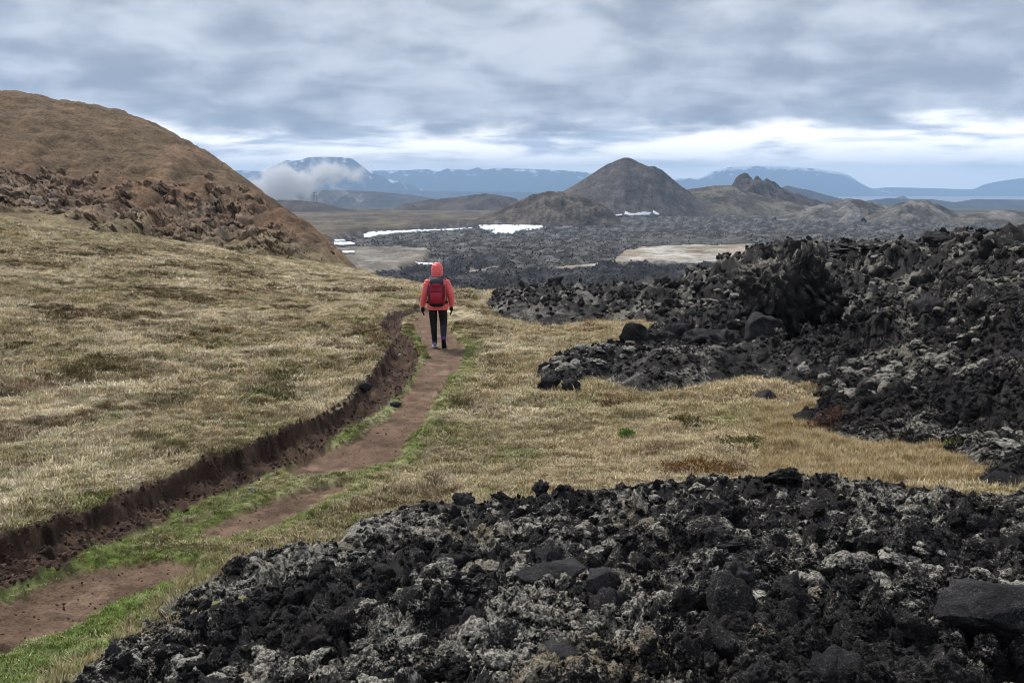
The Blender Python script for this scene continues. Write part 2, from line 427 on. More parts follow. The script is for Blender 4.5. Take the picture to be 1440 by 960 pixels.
STRAW, PALE, OLIVE, GREEN, BROWN, RED, GOLD = map(np.array, ((.56, .455, .275), (.62, .53, .375), (.245, .215, .075), (.155, .285, .04), (.17, .105, .052), (.25, .125, .065), (.60, .475, .295)))
def meadow_color(x, y, ed):
    n1 = fbm2(x * .33, y * .22, 4, 1); n2 = fbm2(x * 1.3, y * 0.9, 4, 2); n3 = fbm2(x * 5, y * 5, 3, 3)
    a = x / y
    c = clerp(STRAW * .92, PALE * 1.08, sstep(-.18, .22, n1 + n2 * .4))
    c = clerp(c, OLIVE, 0.75 * sstep(-.12, .38, n2 * .8 + n3 * .35 - .04 + 0.26 * sstep(15, 7, y)))
    right = sstep(-0.03, 0.10, a)
    gold = clerp(GOLD, STRAW, sstep(-.3, .3, n2)); gold = clerp(gold, OLIVE, 0.62 * sstep(-.05, .35, n1 + n3 * .3 + 0.25 * sstep(.16, 0, a)))
    c = lerp(c, gold, right[..., None] * .85)
    heath = sstep(.06, .24, fbm2(x * .30, y * .20, 4, 8) + n3 * .14 + n2 * .12) * sstep(.02, -.08, a) * sstep(9, 15, y) * sstep(60, 45, y)
    hc = clerp(BROWN, OLIVE * .8, sstep(-.2, .3, n3 + n1)); hc = clerp(hc, RED, .6 * sstep(0, .4, n2))
    c = lerp(c, hc, heath[..., None] * .88)
    h2 = sstep(.06, .28, fbm2(x * 1.05, y * .62, 4, 16) + .25 * n3) * sstep(.03, -.06, a) * sstep(6.5, 9, y) * sstep(70, 40, y); c = lerp(c, clerp(OLIVE * .8, BROWN, sstep(-.25, .2, n1 + n3 * .5)), h2[..., None] * .68)
    heath = np.maximum(heath, h2 * .7)
    rp = sstep(.16, .38, n2 + n3 * .2) * right * .55; c = lerp(c, RED + 0 * c, rp[..., None])
    gr = np.clip(sstep(.42, .02, ed + n2 * .25) * sstep(26, 20, y) * (.5 + .5 * sstep(-.3, .2, n2)) + sstep(7.4, 5.2, y + n2) * sstep(-.1, -.2, a) * 1.0
                 + .6 * sstep(.22, .5, fbm2(x * .8, y * .7, 3, 12)) * sstep(20, 9, y), 0, 1)
    gr *= np.clip(.72 + n3 * .9, .2, 1)
    c = lerp(c, clerp(GREEN, OLIVE, sstep(.1, .5, n3)), gr[..., None] * .85)
    c = c * (1 + .30 * fbm2(x * 2.3, y * 1.6, 3, 14) + .25 * n1)[..., None]
    return c, gr, heath
def meadow_h(x, y, full=False):
    gm, depth, pm, ed, dl = dirt_fields(x, y)
    hum = fbm2(x * .7, y * .7, 3, 20) * .18 * sstep(4, 14, y) + np.abs(fbm2(x * 2.4, y * 2.4, 3, 21)) * .11 - .03
    lip = np.exp(-((dl + .12) / .22) ** 2) * .05 * (1 - sstep(26, 30, y))
    z = mead(x, y) + hum * (1 - .8 * np.maximum(gm, pm)) + lip - depth - pm * .055 * (1 - gm) + (gm + pm) * (fbm2(x * 5, y * 5, 3, 22) * .035 + fbm2(x * 17, y * 17, 2, 23) * .012)
    z = z + gm * (fbm2(x * 16, y * 16, 2, 24) * .035 + np.abs(fbm2(x * 4, y * 4, 3, 26)) * .08)
    rim = np.interp(x / y, RIM_A, RIM_Y) + fbm2(x * .2, y * .2, 2, 25) * 3
    t = np.clip((y - rim) / 34, 0, 1); z = lerp(z, plainz(y) - 3, t * t * (3 - 2 * t) * .35 + t * .65)
    return (z, gm, pm, np.where(dl < 0, ed + .30, ed)) if full else z

# outlines of the two lava flows, on the meadow
LAVA_FG = plan([(75, 1000), (110, 965), (165, 922), (225, 878), (250, 858), (310, 815), (360, 788), (430, 778), (490, 768), (508, 746), (545, 726), (600, 714), (680, 716), (760, 706), (850, 696), (930, 690), (1000, 684), (1100, 676), (1250, 688), (1330, 704), (1400, 708)])
LAVA_FG = [(-2.2, 2.0), (-2.5, 3.6)] + LAVA_FG + [(5.2, 8.6), (7.6, 8.9), (9, 4), (4, 0.5), (-2, 0.5)]
LAVA_R = plan([(690, 444), (780, 454), (870, 449), (930, 458), (890, 484), (850, 496), (800, 505), (757, 530), (790, 548), (850, 532), (900, 548), (1000, 540), (1080, 530), (1150, 548), (1160, 572), (1118, 592), (1180, 622), (1300, 632), (1370, 655), (1385, 690)])
LAVA_R = LAVA_R + [(5.2, 8.4), (7.6, 8.9), (16, 10), (40, 30), (46, 58), (4, 56), (-0.6, 40)]
RTOP = [(800, 414, 36), (900, 400, 36), (950, 385, 34), (1000, 366, 33), (1050, 348, 31), (1130, 338, 31), (1200, 325, 33), (1300, 325, 33), (1345, 338, 30),
        (1400, 316, 25), (1440, 306, 23), (1560, 290, 20), (1200, 400, 25), (1300, 400, 22), (1400, 405, 18), (1200, 480, 17), (1300, 480, 15), (1400, 480, 13),
        (1250, 560, 12.4), (1400, 580, 10.4), (1440, 645, 8.9), (1550, 560, 9.5), (1000, 512, 16.2), (1100, 503, 16.8), (860, 428, 31), (780, 436, 31), (720, 432, 34), (1010, 440, 24), (1100, 440, 22.5), (930, 430, 28)]
rpts = [P(p[0], p[1] + (24 if p[2] > 19 else 8), p[2]) for p in RTOP] + [np.array([x, y, float(mead(x, y)) + .06]) for x, y in LAVA_R[:20]]
for a_, zz in ((-.02, -7), (.1, -7), (.25, -6), (.4, -5), (.55, -4), (.7, -3)): rpts.append(np.array([a_ * 56, 56, CZ + zz - 2]))
ltop = TPS(rpts, 0.05)
def lava_detail(x, y, k, seed):
    """clinkery relief, k = size of the largest lumps in metres"""
    f1, f2, idv = worley2(x / k + fbm2(x / k, y / k, 2, seed) * .4, y / k + fbm2(x / k + 9, y / k, 2, seed) * .4, seed)
    g1, g2, jd = worley2(x / k * 2.7, y / k * 2.7, seed + 1)
    q1, q2, _ = worley2(x / k * 6.3, y / k * 6.3, seed + 2)
    return k * ((idv - .5) * .34 - f1 * .30 + sstep(0, .16, f2 - f1) * .12 + (jd - .5) * .16 - g1 * .16 - q1 * .07 + fbm2(x / k * 3, y / k * 3, 4, seed + 3, .6) * .16)
def fg_base(x, y):
    sd = poly_sd(x, y, LAVA_FG) + fbm2(x * 1.4, y * 1.4, 3, 30) * .10
    m = mead(x, y); e = np.clip(sd, 0, 9)
    return m - .03 + np.where(sd > 0, .06 * (1 - np.exp(-e / .20)), sd * .5) + .50 * sstep(.6, 4.2, e) + fbm2(x * .6, y * .6, 2, 31) * .16 * sstep(0, .6, e), sd
def fg_h(x, y):
    b, sd = fg_base(x, y); return b + lava_detail(x, y, .40, 50) * sstep(-.05, .35, sd) * .95 + lava_detail(x, y, .15, 54) * .85 * sstep(-.05, .2, sd) + .09, sd
def r_base(x, y):
    sd = poly_sd(x, y, LAVA_R) + fbm2(x * .7, y * .7, 3, 33) * .28
    m = mead(x, y); t = ltop(x, y)
    inside = np.clip(sd, 0, 99); zz = lerp(m - .04, np.maximum(t, m + .10 * sstep(45, 35, y)), sstep(0, 1.6, inside)) + .26 * (1 - np.exp(-inside / .25))
    return np.where(sd > 0, zz, m - .04 + sd * .5), sd
SLAB = plan([(740, 535), (800, 500), (880, 505), (1000, 510), (1130, 500), (1175, 530), (1150, 552), (1000, 548), (860, 545), (790, 552)])
def r_h(x, y):
    b, sd = r_base(x, y); dd = sstep(-.05, .6, sd) * (1 - .35 * sstep(-.2, .5, poly_sd(x, y, SLAB))); big = sstep(.4, 3, sd)
    return b + lava_detail(x, y, .62, 60) * dd * .7 + lava_detail(x, y, .24, 61) * dd * .7 + lava_detail(x, y, 2.4, 66) * big * .62 * sstep(10, 17, y) + .08, sd

# --- meadow
a_ = np.concatenate([np.linspace(-1.5, -.665, 110), np.linspace(-.66, .66, 760)]); y_ = 1 / np.concatenate([np.linspace(1 / 1.8, 1 / 3.65, 50), np.linspace(1 / 3.6, 1 / 100, 500)])
A_, Y = np.meshgrid(a_, y_); X = A_ * Y
Z, gm, pm, ed = meadow_h(X, Y, True)
sdF = poly_sd(X, Y, LAVA_FG); sdR = poly_sd(X, Y, LAVA_R)
c, gr, heath = meadow_color(X, Y, ed)
litter = c * .85
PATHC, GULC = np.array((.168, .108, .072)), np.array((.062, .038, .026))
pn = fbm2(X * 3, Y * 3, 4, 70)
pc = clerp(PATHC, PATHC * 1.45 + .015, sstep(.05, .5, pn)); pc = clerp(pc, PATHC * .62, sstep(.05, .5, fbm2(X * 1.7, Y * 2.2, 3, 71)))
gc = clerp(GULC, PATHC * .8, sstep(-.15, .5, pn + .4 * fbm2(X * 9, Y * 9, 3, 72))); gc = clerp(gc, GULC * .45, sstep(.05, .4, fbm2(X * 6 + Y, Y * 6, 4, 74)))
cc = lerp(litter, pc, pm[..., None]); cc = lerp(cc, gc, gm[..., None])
lipc = sstep(70, 55, Y) * 0
orange = sstep(46, 52, Y) * sstep(-.19, -.13, X / Y) * .8
cc = lerp(cc, np.array((.30, .17, .085)) + 0 * cc, orange[..., None] * sstep(-.2, .3, fbm2(X * .5, Y * .5, 2, 73))[..., None])
keep = (sdF < .35) & (sdR < .5)
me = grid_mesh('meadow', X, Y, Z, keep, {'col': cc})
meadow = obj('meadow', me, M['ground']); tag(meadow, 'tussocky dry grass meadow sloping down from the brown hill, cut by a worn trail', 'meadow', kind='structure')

# --- near lava
X, Y = fan(-.70, .85, 680, 1.7, 10.5, 470)
Z, sd = fg_h(X, Y)
lava_near = obj('lava_field', grid_mesh('lava_field', X, Y, Z, sd > -.10), M['lava'])
tag(lava_near, 'rough mound of black clinkery lava with pale moss, beside the green trail edge', 'lava field', kind='structure')
# --- right lava
X, Y = fan(-.06, .80, 560, 7.6, 57, 330)
Z, sd = r_h(X, Y)
lava_right = obj('lava_flow', grid_mesh('lava_flow', X, Y, Z, sd > -.12), M['lava_right'])
tag(lava_right, 'high jagged wall of dark lava crust rising beyond the golden grass', 'lava flow', kind='structure')

# --- brown hill on the left
HB = [(0, 301, 56), (100, 318, 58), (200, 336, 60), (300, 354, 62), (400, 370, 63), (470, 382, 64)]
HM = [(0, 258, 66), (0, 205, 82), (120, 290, 64), (120, 225, 82), (220, 310, 66), (220, 250, 80), (320, 330, 68), (320, 285, 78), (400, 345, 69), (400, 315, 77), (450, 360, 70)]
HR = [(-160, 105, 120), (0, 133, 112), (80, 143, 111), (150, 156, 109), (230, 181, 105), (280, 208, 101), (330, 241, 96), (400, 286, 88), (440, 316, 82), (468, 340, 78), (481, 362, 74)]
hp = [P(*p) for p in HB + HM + HR]
for p in HR:
    q = P(*p); hp.append(np.array([q[0] * 1.25 + 0, q[1] + 38, q[2] - 14 - max(0, p[0]) * .006])); hp.append(np.array([q[0] * 1.1, q[1] + 14, q[2] - 2.4]))
for p in ((510, 380, 72), (520, 365, 84), (530, 350, 100)): q = P(*p); hp.append(q + np.array([2, 0, -6]))
hp += [P(-160, 285, 52), P(-160, 190, 80)]
hillf = TPS(hp, .02)
def top_pre(py, px): return sstep(250, 165, py - .12 * px)
X, Y = fan(-.90, -.135, 760, 49, 150, 340)
Z0 = hillf(X, Y); PX, PY = proj(X, Y, Z0)
CRAG = [(-60, 225), (30, 222), (75, 232), (110, 255), (150, 250), (190, 268), (250, 272), (300, 262), (345, 272), (395, 305), (418, 340), (402, 372), (330, 358), (200, 338), (100, 316), (-60, 292)]
wv = fbm2(X * .12, Z0 * .2, 4, 80); wv2 = fbm2(X * .5, Z0 * .8 + Y * .2, 4, 81)
crag = sstep(-10, 22, poly_sd(PX, PY, CRAG) + wv * 95 + wv2 * 60 - 8)
nose = sstep(0, 14, poly_sd(PX, PY, [(440, 330), (470, 334), (492, 370), (486, 388), (458, 352)]) + wv2 * 14)
cr = np.maximum(crag, nose)
f1, f2, idv = worley2(X * .55 + wv2 * .7, Z0 * .75 + Y * .25, 82); g1, g2, jd = worley2(X * 1.7, Z0 * 2.1 + Y * .6, 83)
h1_, h2_, hd = worley2(X * 4.1, Z0 * 4.6 + Y * 1.4, 89)
push = .7 * cr * ((idv - .35) * 1.9 + (jd - .4) * 1.2 + (hd - .5) * .5 - f1 * .6 + wv2 * .9)
Yd = Y - push; Zd = Z0 + cr * ((jd - .5) * .5 + fbm2(X * 1.4, Y * 1.4, 3, 84) * .5) + fbm2(X * .25, Y * .25, 4, 85) * .75 * sstep(52, 66, Y) * (1 - .3 * cr) + fbm2(X * 1.2, Y * 1.2, 4, 86) * .16
mx = mead(X, Y)
slope = sstep(54, 66, Y) * sstep(112, 96, Y)
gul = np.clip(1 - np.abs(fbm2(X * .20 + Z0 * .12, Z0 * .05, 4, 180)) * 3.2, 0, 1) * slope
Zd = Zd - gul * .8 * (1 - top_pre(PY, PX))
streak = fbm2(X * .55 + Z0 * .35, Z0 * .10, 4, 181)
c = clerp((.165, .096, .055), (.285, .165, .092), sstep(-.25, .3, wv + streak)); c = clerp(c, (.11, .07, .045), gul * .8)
top = sstep(.0, .5, sstep(250, 165, PY - .12 * PX) + wv2 * .3); c = clerp(c, (.155, .108, .064), top * .8)
tuss = sstep(.1, .35, fbm2(X * .35, Y * .3 + Z0 * .5, 4, 87)); c = clerp(c, (.105, .072, .040), tuss * .75)
rosy = sstep(.1, .4, fbm2(X * .09, Z0 * .14, 3, 88)) * sstep(170, 230, PY); c = clerp(c, (.30, .185, .125), rosy * .55 * (1 - cr))
rockc = clerp((.125, .098, .076), (.38, .32, .255), sstep(.15, .85, idv * .5 + jd * .5)); rockc = clerp(rockc, (.225, .14, .085), .35 + .5 * sstep(-.2, .3, wv + wv2))
c = lerp(c, rockc, cr[..., None] * .9)
scree = sstep(0, 20, poly_sd(PX, PY, [(405, 318), (440, 335), (482, 384), (370, 372)]) + wv2 * 15) * (1 - nose); c = clerp(c, (.20, .145, .095), scree * .8)
foot = sstep(2.2, .1, Z0 - mx + wv2 * .8) * sstep(90, 66, Y); c = clerp(c, (.26, .205, .115), foot * .9)
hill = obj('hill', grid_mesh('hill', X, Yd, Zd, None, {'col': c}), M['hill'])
tag(hill, 'bare brown hillside with a rocky crag band, dropping steeply to the right', 'hill', kind='structure')
HILL = (X, Yd, Zd, cr, scree, top)

# --- the lava plain and the brown land behind it, down to the far country
SNOW = [
    ('broad white snow patch with ragged edges below the rocky knoll', [(671, 318), (690, 316), (703, 312.5), (718, 314.5), (728, 317), (742, 314.5), (760, 317.5), (768, 320.5), (745, 324), (730, 325), (722, 329.5), (690, 329), (695, 324.5), (680, 324.5)], 4.6),
    ('long thin snow strip along the edge of the lava', [(511, 330), (520, 327), (545, 325.5), (600, 323), (625, 323), (660, 320.5), (666, 322), (630, 325), (600, 325.8), (560, 329), (530, 332), (522, 335), (512, 335)], 2.8),
    ('short snow strip just past the rocky tip of the brown hill', [(470, 341.5), (492, 341), (500, 343), (498, 345), (480, 346), (470, 345.5)], 1.0),
    ('thin snow sliver behind the rocky tip of the brown hill', [(470, 337.5), (484, 337.5), (487, 340), (470, 340.5)], .6),
    ('small snow sliver on the lava beside the grey sand mound', [(480, 354.5), (499, 354), (499, 357.2), (482, 357.5)], .8),
    ('narrow snow bed beside the hood of the hiker', [(583, 370.5), (600, 371), (612, 372), (610, 374.5), (590, 374)], .6)]
def plain_surface(X, Y, full=False):
    """height of the plain without (full=False) or with its clinkery relief, and its ground masks"""
    PX, PY = proj(X, Y, plainz(Y)); wob = fbm2(X * .03, Y * .012, 4, 90); wob2 = fbm2(X * .15, Y * .08, 4, 91)
    def pmask(poly, soft=3.0, w=6.0): return sstep(-soft, soft, poly_sd(PX, PY, poly) + wob * w + wob2 * w * .5)
    fresh = pmask([(515, 392), (560, 380), (610, 376), (645, 366), (720, 360), (700, 384), (800, 376), (870, 371), (1010, 374), (1200, 372), (1200, 480), (480, 480)], 2, 5)
    sand1 = pmask([(430, 352), (480, 349), (520, 346), (570, 349), (604, 358), (596, 369), (540, 381), (500, 388), (420, 395)], 2, 6)
    sand2 = pmask([(868, 366), (880, 355), (905, 350), (960, 348), (1060, 346), (1040, 372), (860, 373)], 1.2, 2)
    sand3 = pmask([(702, 387), (740, 379), (790, 374), (860, 368), (870, 371), (800, 379), (740, 384)], 1.0, 2.5)
    sand4 = pmask([(800, 409), (845, 405), (930, 400), (930, 403), (845, 409)], .7, 1.5)
    sand5 = pmask([(660, 381), (695, 376), (700, 379), (662, 384)], .7, 1.0)
    greyflat = pmask([(860, 345), (900, 333), (1040, 332), (1060, 342)], 4, 6)
    brown = sstep(-1.5, 1.5, -PY + np.interp(PX, [380, 500, 560, 660, 770, 800, 860, 950, 1500], [352, 331, 323, 318, 312, 308, 303, 302.5, 300]) + wob * 5)
    sand = np.maximum.reduce([sand1, sand2, sand3, sand4, sand5])
    Z = plainz(Y) + fresh * (1 - sand) * 1.2 + sand2 * 1.3 + sand1 * 1.8 * (.6 + wob) + brown * sstep(860, 780, PX) * (3.0 + fbm2(X * .01, Y * .01, 3, 97) * 2.0) + sand * fbm2(X * .08, Y * .08, 3, 98) * .8
    if not full: return Z
    flat = np.zeros(X.shape)
    for _, poly, w in SNOW: flat = np.maximum(flat, sstep(-3, 0, poly_sd(PX, PY, poly)))
    lv = (1 - sand) * (1 - brown) * (1 - flat)
    rel = lava_detail(X, Y, 7.5, 95) * .40 + lava_detail(X, Y, 2.6, 96) * .45
    return Z + lv * rel * (1 - .6 * greyflat), wob, wob2, fresh, sand, sand1, greyflat, brown
X, Y = fan(-.62, .66, 900, 95, 1500, 230)
Z, wob, wob2, fresh, sand, sand1, greyflat, brown = plain_surface(X, Y, True)
li = sstep(-.15, .35, wob2 + .35 * fbm2(X * .5, Y * .3, 3, 99))
c = clerp((.040, .037, .035), (.175, .165, .155), li * .9)
c = clerp(c, (.14, .128, .115), greyflat * .6)
c = clerp(c, clerp((.021, .021, .024), (.062, .062, .066), li), fresh)
sc_ = clerp((.34, .285, .215), (.50, .465, .415), sstep(-.3, .3, wob2 + wob)); sc_ = clerp(sc_, (.22, .175, .115), sstep(.05, .35, fbm2(X * .05, Y * .03, 4, 92)) * .7)
s1c = clerp((.19, .165, .13), (.30, .275, .24), li); sc_ = lerp(sc_, s1c, sand1[..., None])
c = lerp(c, sc_, sand[..., None])
bc = clerp((.085, .068, .052), (.155, .125, .085), sstep(-.25, .35, wob + .5 * wob2)); bc = clerp(bc, (.22, .18, .11), sstep(.15, .4, fbm2(X * .02, Y * .01, 3, 93)) * .6)
c = lerp(c, bc, brown[..., None])
plain = obj('lava_plain', grid_mesh('lava_plain', X, Y, Z, None, {'col': c}), M['plain'])
tag(plain, 'wide dark lava plain with grey lichen, pale sand flats and brown ground behind', 'lava plain', kind='structure')

X, Y = fan(-1.0, 1.0, 220, 1400, 15500, 160, 'log')
Z = plainz(Y) + fbm2(X / 900, Y / 900, 4, 110) * 6 - 1.0
c = clerp((.060, .055, .045), (.105, .095, .070), sstep(-.3, .3, fbm2(X / 500, Y / 900, 4, 111)))
c = clerp(c, (.36, .35, .32), sstep(5500, 8000, Y) * sstep(.10, .22, X / Y) * .8)
obj('far_ground', grid_mesh('far_ground', X, Y, Z, None, {'col': c}), M['far'])['kind'] = 'structure'
# ground behind and beside the camera so that nothing ends in the void
X, Y = np.meshgrid(np.linspace(-900, 900, 40), np.linspace(-900, 120, 30)); Zb = np.full(X.shape, CZ - 24.0)
obj('lower_ground', grid_mesh('lower_ground', X, Y, Zb, None, {'col': np.full(X.shape + (3,), .05)}), M['plain'])['kind'] = 'structure'

# ------------------------------------------------------------------ hills and mountains
def far_hill(name, label, outline, d, n, m, wf, seed, rough=.10, cols=None, base=None, power=1.15, snow=None, crest=.012, mat='far', minw=.02):
    ox = [p[0] for p in outline]; oy = [p[1] for p in outline]
    px = np.linspace(ox[0], ox[-1], n); py = np.interp(px, ox, oy)
    dx, dz = ray(px, py); top = CZ + dz * d
    bz = float(plainz(d)) - 4 if base is None else base
    hgt = np.maximum(top - bz, .5); top = top + hgt * crest * 2 * fbm2(px * .09, px * 0, 4, seed) + hgt * crest * fbm2(px * .5, px * 0, 3, seed + 1)
    hgt = np.maximum(top - bz, .5)
    t = np.concatenate([np.linspace(-1, 0, m, endpoint=False), np.linspace(0, 1, m // 2)])
    W = wf * hgt + minw * d
    T, A = np.meshgrid(t, dx, indexing='ij'); kk = np.ones(15) / 15; hs = np.convolve(np.pad(hgt, 7, 'edge'), kk, 'valid')
    Wg = np.broadcast_to(np.convolve(np.pad(W, 7, 'edge'), kk, 'valid'), T.shape); Hg = hs + (hgt - hs) * np.exp(-(T / .10) ** 2)
    Y = d + T * Wg; X = A * d * (1 + T * Wg / d * .6)
    prof = np.clip(1 - np.abs(T), 0, 1) ** power
    s = d * .02
    g = fbm2(X / s * .9, Y / s * .9, 5, seed + 2); rg = 1 - np.abs(fbm2(X / s * 1.3, Y / s * .35, 4, seed + 3)) * 2
    fade = np.clip(np.abs(T) * 4, 0, 1) * np.clip((1 - np.abs(T)) * 5, 0, 1)
    Z = bz + Hg * prof + Hg * rough * (g + (rg - .6) * .8) * fade
    c0, c1 = cols; cc = clerp(c0, c1, sstep(-.3, .3, g + .3 * fbm2(X / s * 5, Y / s * 5, 3, seed + 5)))
    if snow: cc = clerp(cc, (.80, .82, .85), snow(T, prof, rg, g, X, Y, s))
    o = obj(name, grid_mesh(name, X, Y, Z, None, {'col': cc}), M[mat]); o['kind'] = 'structure'; o['label'] = label
    return X, Y, Z, T
DK = ((.062, .052, .047), (.100, .083, .070)); CN = ((.085, .073, .064), (.138, .116, .098)); BL = ((.030, .032, .034), (.055, .055, .052))
def snowf(thr, lo):
    return lambda T, prof, rg, g, X, Y, s: sstep(thr, thr + .12, fbm2(X / s * 2.2, Y / s * 2.2, 4, 140) + (prof - .8) * 1.3) * sstep(lo, lo + .1, prof)
# far mountains
far_hill('mountain', 'blue table mountain with notched flat top behind the steam', [(300, 268), (352, 250), (372, 241), (392, 229), (403, 225.5), (412, 226.5), (425, 225), (431, 221.5), (450, 220.5), (480, 221), (496, 223.5), (506, 231), (518, 240), (540, 249), (570, 258), (600, 268)], 9000, 170, 40, .9, 201, .05, BL, None, .75, snowf(.30, .7), .004)
far_hill('mountain', 'long low blue mountain range with snow along its crest', [(200, 262), (325, 239.5), (370, 240.5), (500, 240.5), (548, 240), (580, 239), (600, 238), (618, 241.5), (628, 237), (640, 238.5), (658, 239), (672, 235.5), (680, 239), (700, 236.5), (740, 237.5), (800, 240), (828, 243), (860, 248), (960, 262)], 12800, 260, 40, .9, 211, .05, BL, None, .7, snowf(.30, .66), .004)
far_hill('mountain', 'broad pale blue table mountain capped with snow', [(840, 262), (900, 255), (955, 251), (985, 250), (993, 246), (1003, 240), (1030, 234.5), (1070, 233), (1110, 234.5), (1150, 237.5), (1180, 241.5), (1196, 247), (1208, 256), (1225, 265), (1260, 272)], 12400, 200, 40, .8, 221, .05, BL, None, .7, lambda T, prof, rg, g, X, Y, s: np.maximum(snowf(-.05, .86)(T, prof, rg, g, X, Y, s), snowf(.33, .55)(T, prof, rg, g, X, Y, s)), .004)
far_hill('mountain', 'pale blue rounded mountain shoulder above the flat far plain', [(1340, 276), (1365, 268), (1385, 259), (1405, 255), (1440, 250), (1520, 240), (1640, 262)], 12600, 90, 30, .9, 231, .03, BL, None, .8, None, .004)
far_hill('mountain', 'faint low ridge on the far horizon', [(1150, 272), (1200, 267), (1250, 263.5), (1300, 264.5), (1350, 266), (1440, 267), (1500, 272)], 12600, 90, 16, .9, 235, .03, BL, None, .8, None, .004)
# middle distance, bluish
far_hill('hill', 'flat dark blue forested ridge below the snowy range', [(430, 280), (500, 268), (600, 268.5), (720, 270), (800, 271), (860, 271), (1000, 282)], 7600, 130, 20, 2, 241, .05, BL, None, .9)
far_hill('hill', 'dusky purple hill drifting into the steam', [(370, 284), (430, 268), (470, 267), (520, 269), (580, 274), (640, 285), (680, 298)], 3300, 130, 36, 2.2, 245, .12, ((.055, .046, .046), (.09, .078, .07)), None, .95)
far_hill('hill', 'dark blue pointed ridge beside the jagged peak', [(1080, 272), (1100, 263.5), (1108, 261), (1120, 264), (1140, 268), (1165, 275), (1190, 281), (1220, 292)], 3400, 100, 36, 2.0, 251, .10, BL, None, 1.0)
far_hill('hill', 'low dark blue hill behind the round hummock', [(1190, 290), (1220, 282), (1250, 278.5), (1280, 280), (1310, 280), (1345, 285), (1380, 296)], 3700, 100, 30, 2.0, 255, .10, BL, None, .9)
far_hill('hill', 'small pale cone on the far plain', [(1252, 282), (1262, 277.5), (1270, 275), (1277, 279), (1290, 284)], 4600, 40, 20, 1.5, 257, .05, CN, None, 1.0)
far_hill('hill', 'wide dark blue upland stretching along the plain', [(1300, 296), (1340, 285), (1370, 280), (1440, 281), (1540, 276), (1700, 290)], 4000, 110, 30, 2.2, 259, .08, BL, None, .85)
# near hills
far_hill('hill', 'low dark ridge right behind the brown hillside', [(330, 300), (392, 281), (420, 281.5), (450, 285), (480, 292), (510, 298), (560, 304)], 1150, 120, 36, 2.4, 261, .06, DK, None, .9)
far_hill('hill', 'low dark rise below the steam field', [(480, 300), (505, 296), (530, 294), (560, 296), (600, 300), (630, 305)], 1250, 90, 26, 2.4, 265, .06, DK, None, .9)
far_hill('hill', 'rounded dark hill with a soft double crest', [(545, 300), (572, 287), (600, 281), (640, 277.5), (665, 274), (682, 272), (705, 275), (725, 279), (745, 290), (775, 304)], 1400, 150, 40, 2.0, 271, .09, DK, None, .85, None, .02)
far_hill('hill', 'small dark knob beside the rounded hill', [(545, 300), (560, 290), (572, 285), (580, 287), (600, 300)], 1300, 60, 26, 1.5, 273, .08, DK, None, .9)
far_hill('hill', 'rocky brown knoll in front of the cone', [(655, 314), (690, 300), (720, 286), (745, 275), (765, 270), (785, 268.5), (805, 272), (830, 281), (848, 288), (860, 296), (872, 309)], 760, 190, 60, 1.5, 281, .16, ((.070, .058, .047), (.145, .120, .098)), CZ - 31.5, .8, None, .025, 'plain')
CONE = far_hill('hill', 'tall dark brown volcanic cone with a snow bed at its foot', [(755, 306), (775, 284), (790, 270), (812, 258), (832, 245), (850, 233), (866, 226), (878, 221.5), (886, 222), (900, 229), (912, 234), (920, 234), (930, 238), (945, 251), (958, 262), (968, 268), (985, 282), (1015, 304)], 1080, 220, 80, 1.05, 291, .05, CN, CZ - 34, .95, None, .010, 'plain')
far_hill('hill', 'brown saddle with pale patches below the jagged peak', [(910, 303), (940, 284), (968, 266), (985, 264), (1005, 261), (1025, 260), (1045, 268), (1090, 280), (1150, 292), (1220, 303)], 1130, 190, 60, 1.5, 301, .10, ((.085, .070, .052), (.185, .160, .120)), CZ - 34, .85, None, .014, 'plain')
far_hill('hill', 'jagged dark peak of broken rock teeth', [(985, 285), (1010, 266), (1028, 261), (1034, 252), (1039, 245.5), (1045, 244), (1050, 245), (1054, 247), (1059, 253.5), (1063, 248), (1067, 247.5), (1073, 254), (1078, 250.5), (1088, 255), (1100, 265), (1120, 272), (1150, 282), (1190, 296)], 1230, 180, 56, 1.3, 311, .20, DK, CZ - 36, .85, None, .045, 'plain')
far_hill('hill', 'low mottled hummock ridge on the lava plain', [(1090, 306), (1125, 296), (1150, 288), (1170, 283), (1190, 279.5), (1205, 280), (1225, 284), (1245, 288), (1270, 297), (1300, 306)], 900, 140, 46, 1.7, 321, .16, ((.075, .066, .057), (.20, .185, .165)), CZ - 34, .85, None, .02, 'plain')
far_hill('hill', 'rounded grey hummock with pale streaks', [(1215, 306), (1245, 294), (1265, 285), (1285, 281), (1300, 281), (1315, 285), (1330, 292), (1345, 299), (1375, 308)], 830, 140, 46, 1.7, 331, .14, ((.078, .068, .058), (.20, .185, .165)), CZ - 32, .8, None, .018, 'plain')
far_hill('hill', 'flat brown hummock nearest the dark lava wall', [(1310, 312), (1360, 303), (1390, 297), (1415, 295), (1440, 298), (1480, 301), (1560, 312)], 800, 110, 36, 1.8, 341, .12, ((.095, .080, .065), (.21, .19, .165)), CZ - 32, .85, None, .015, 'plain')

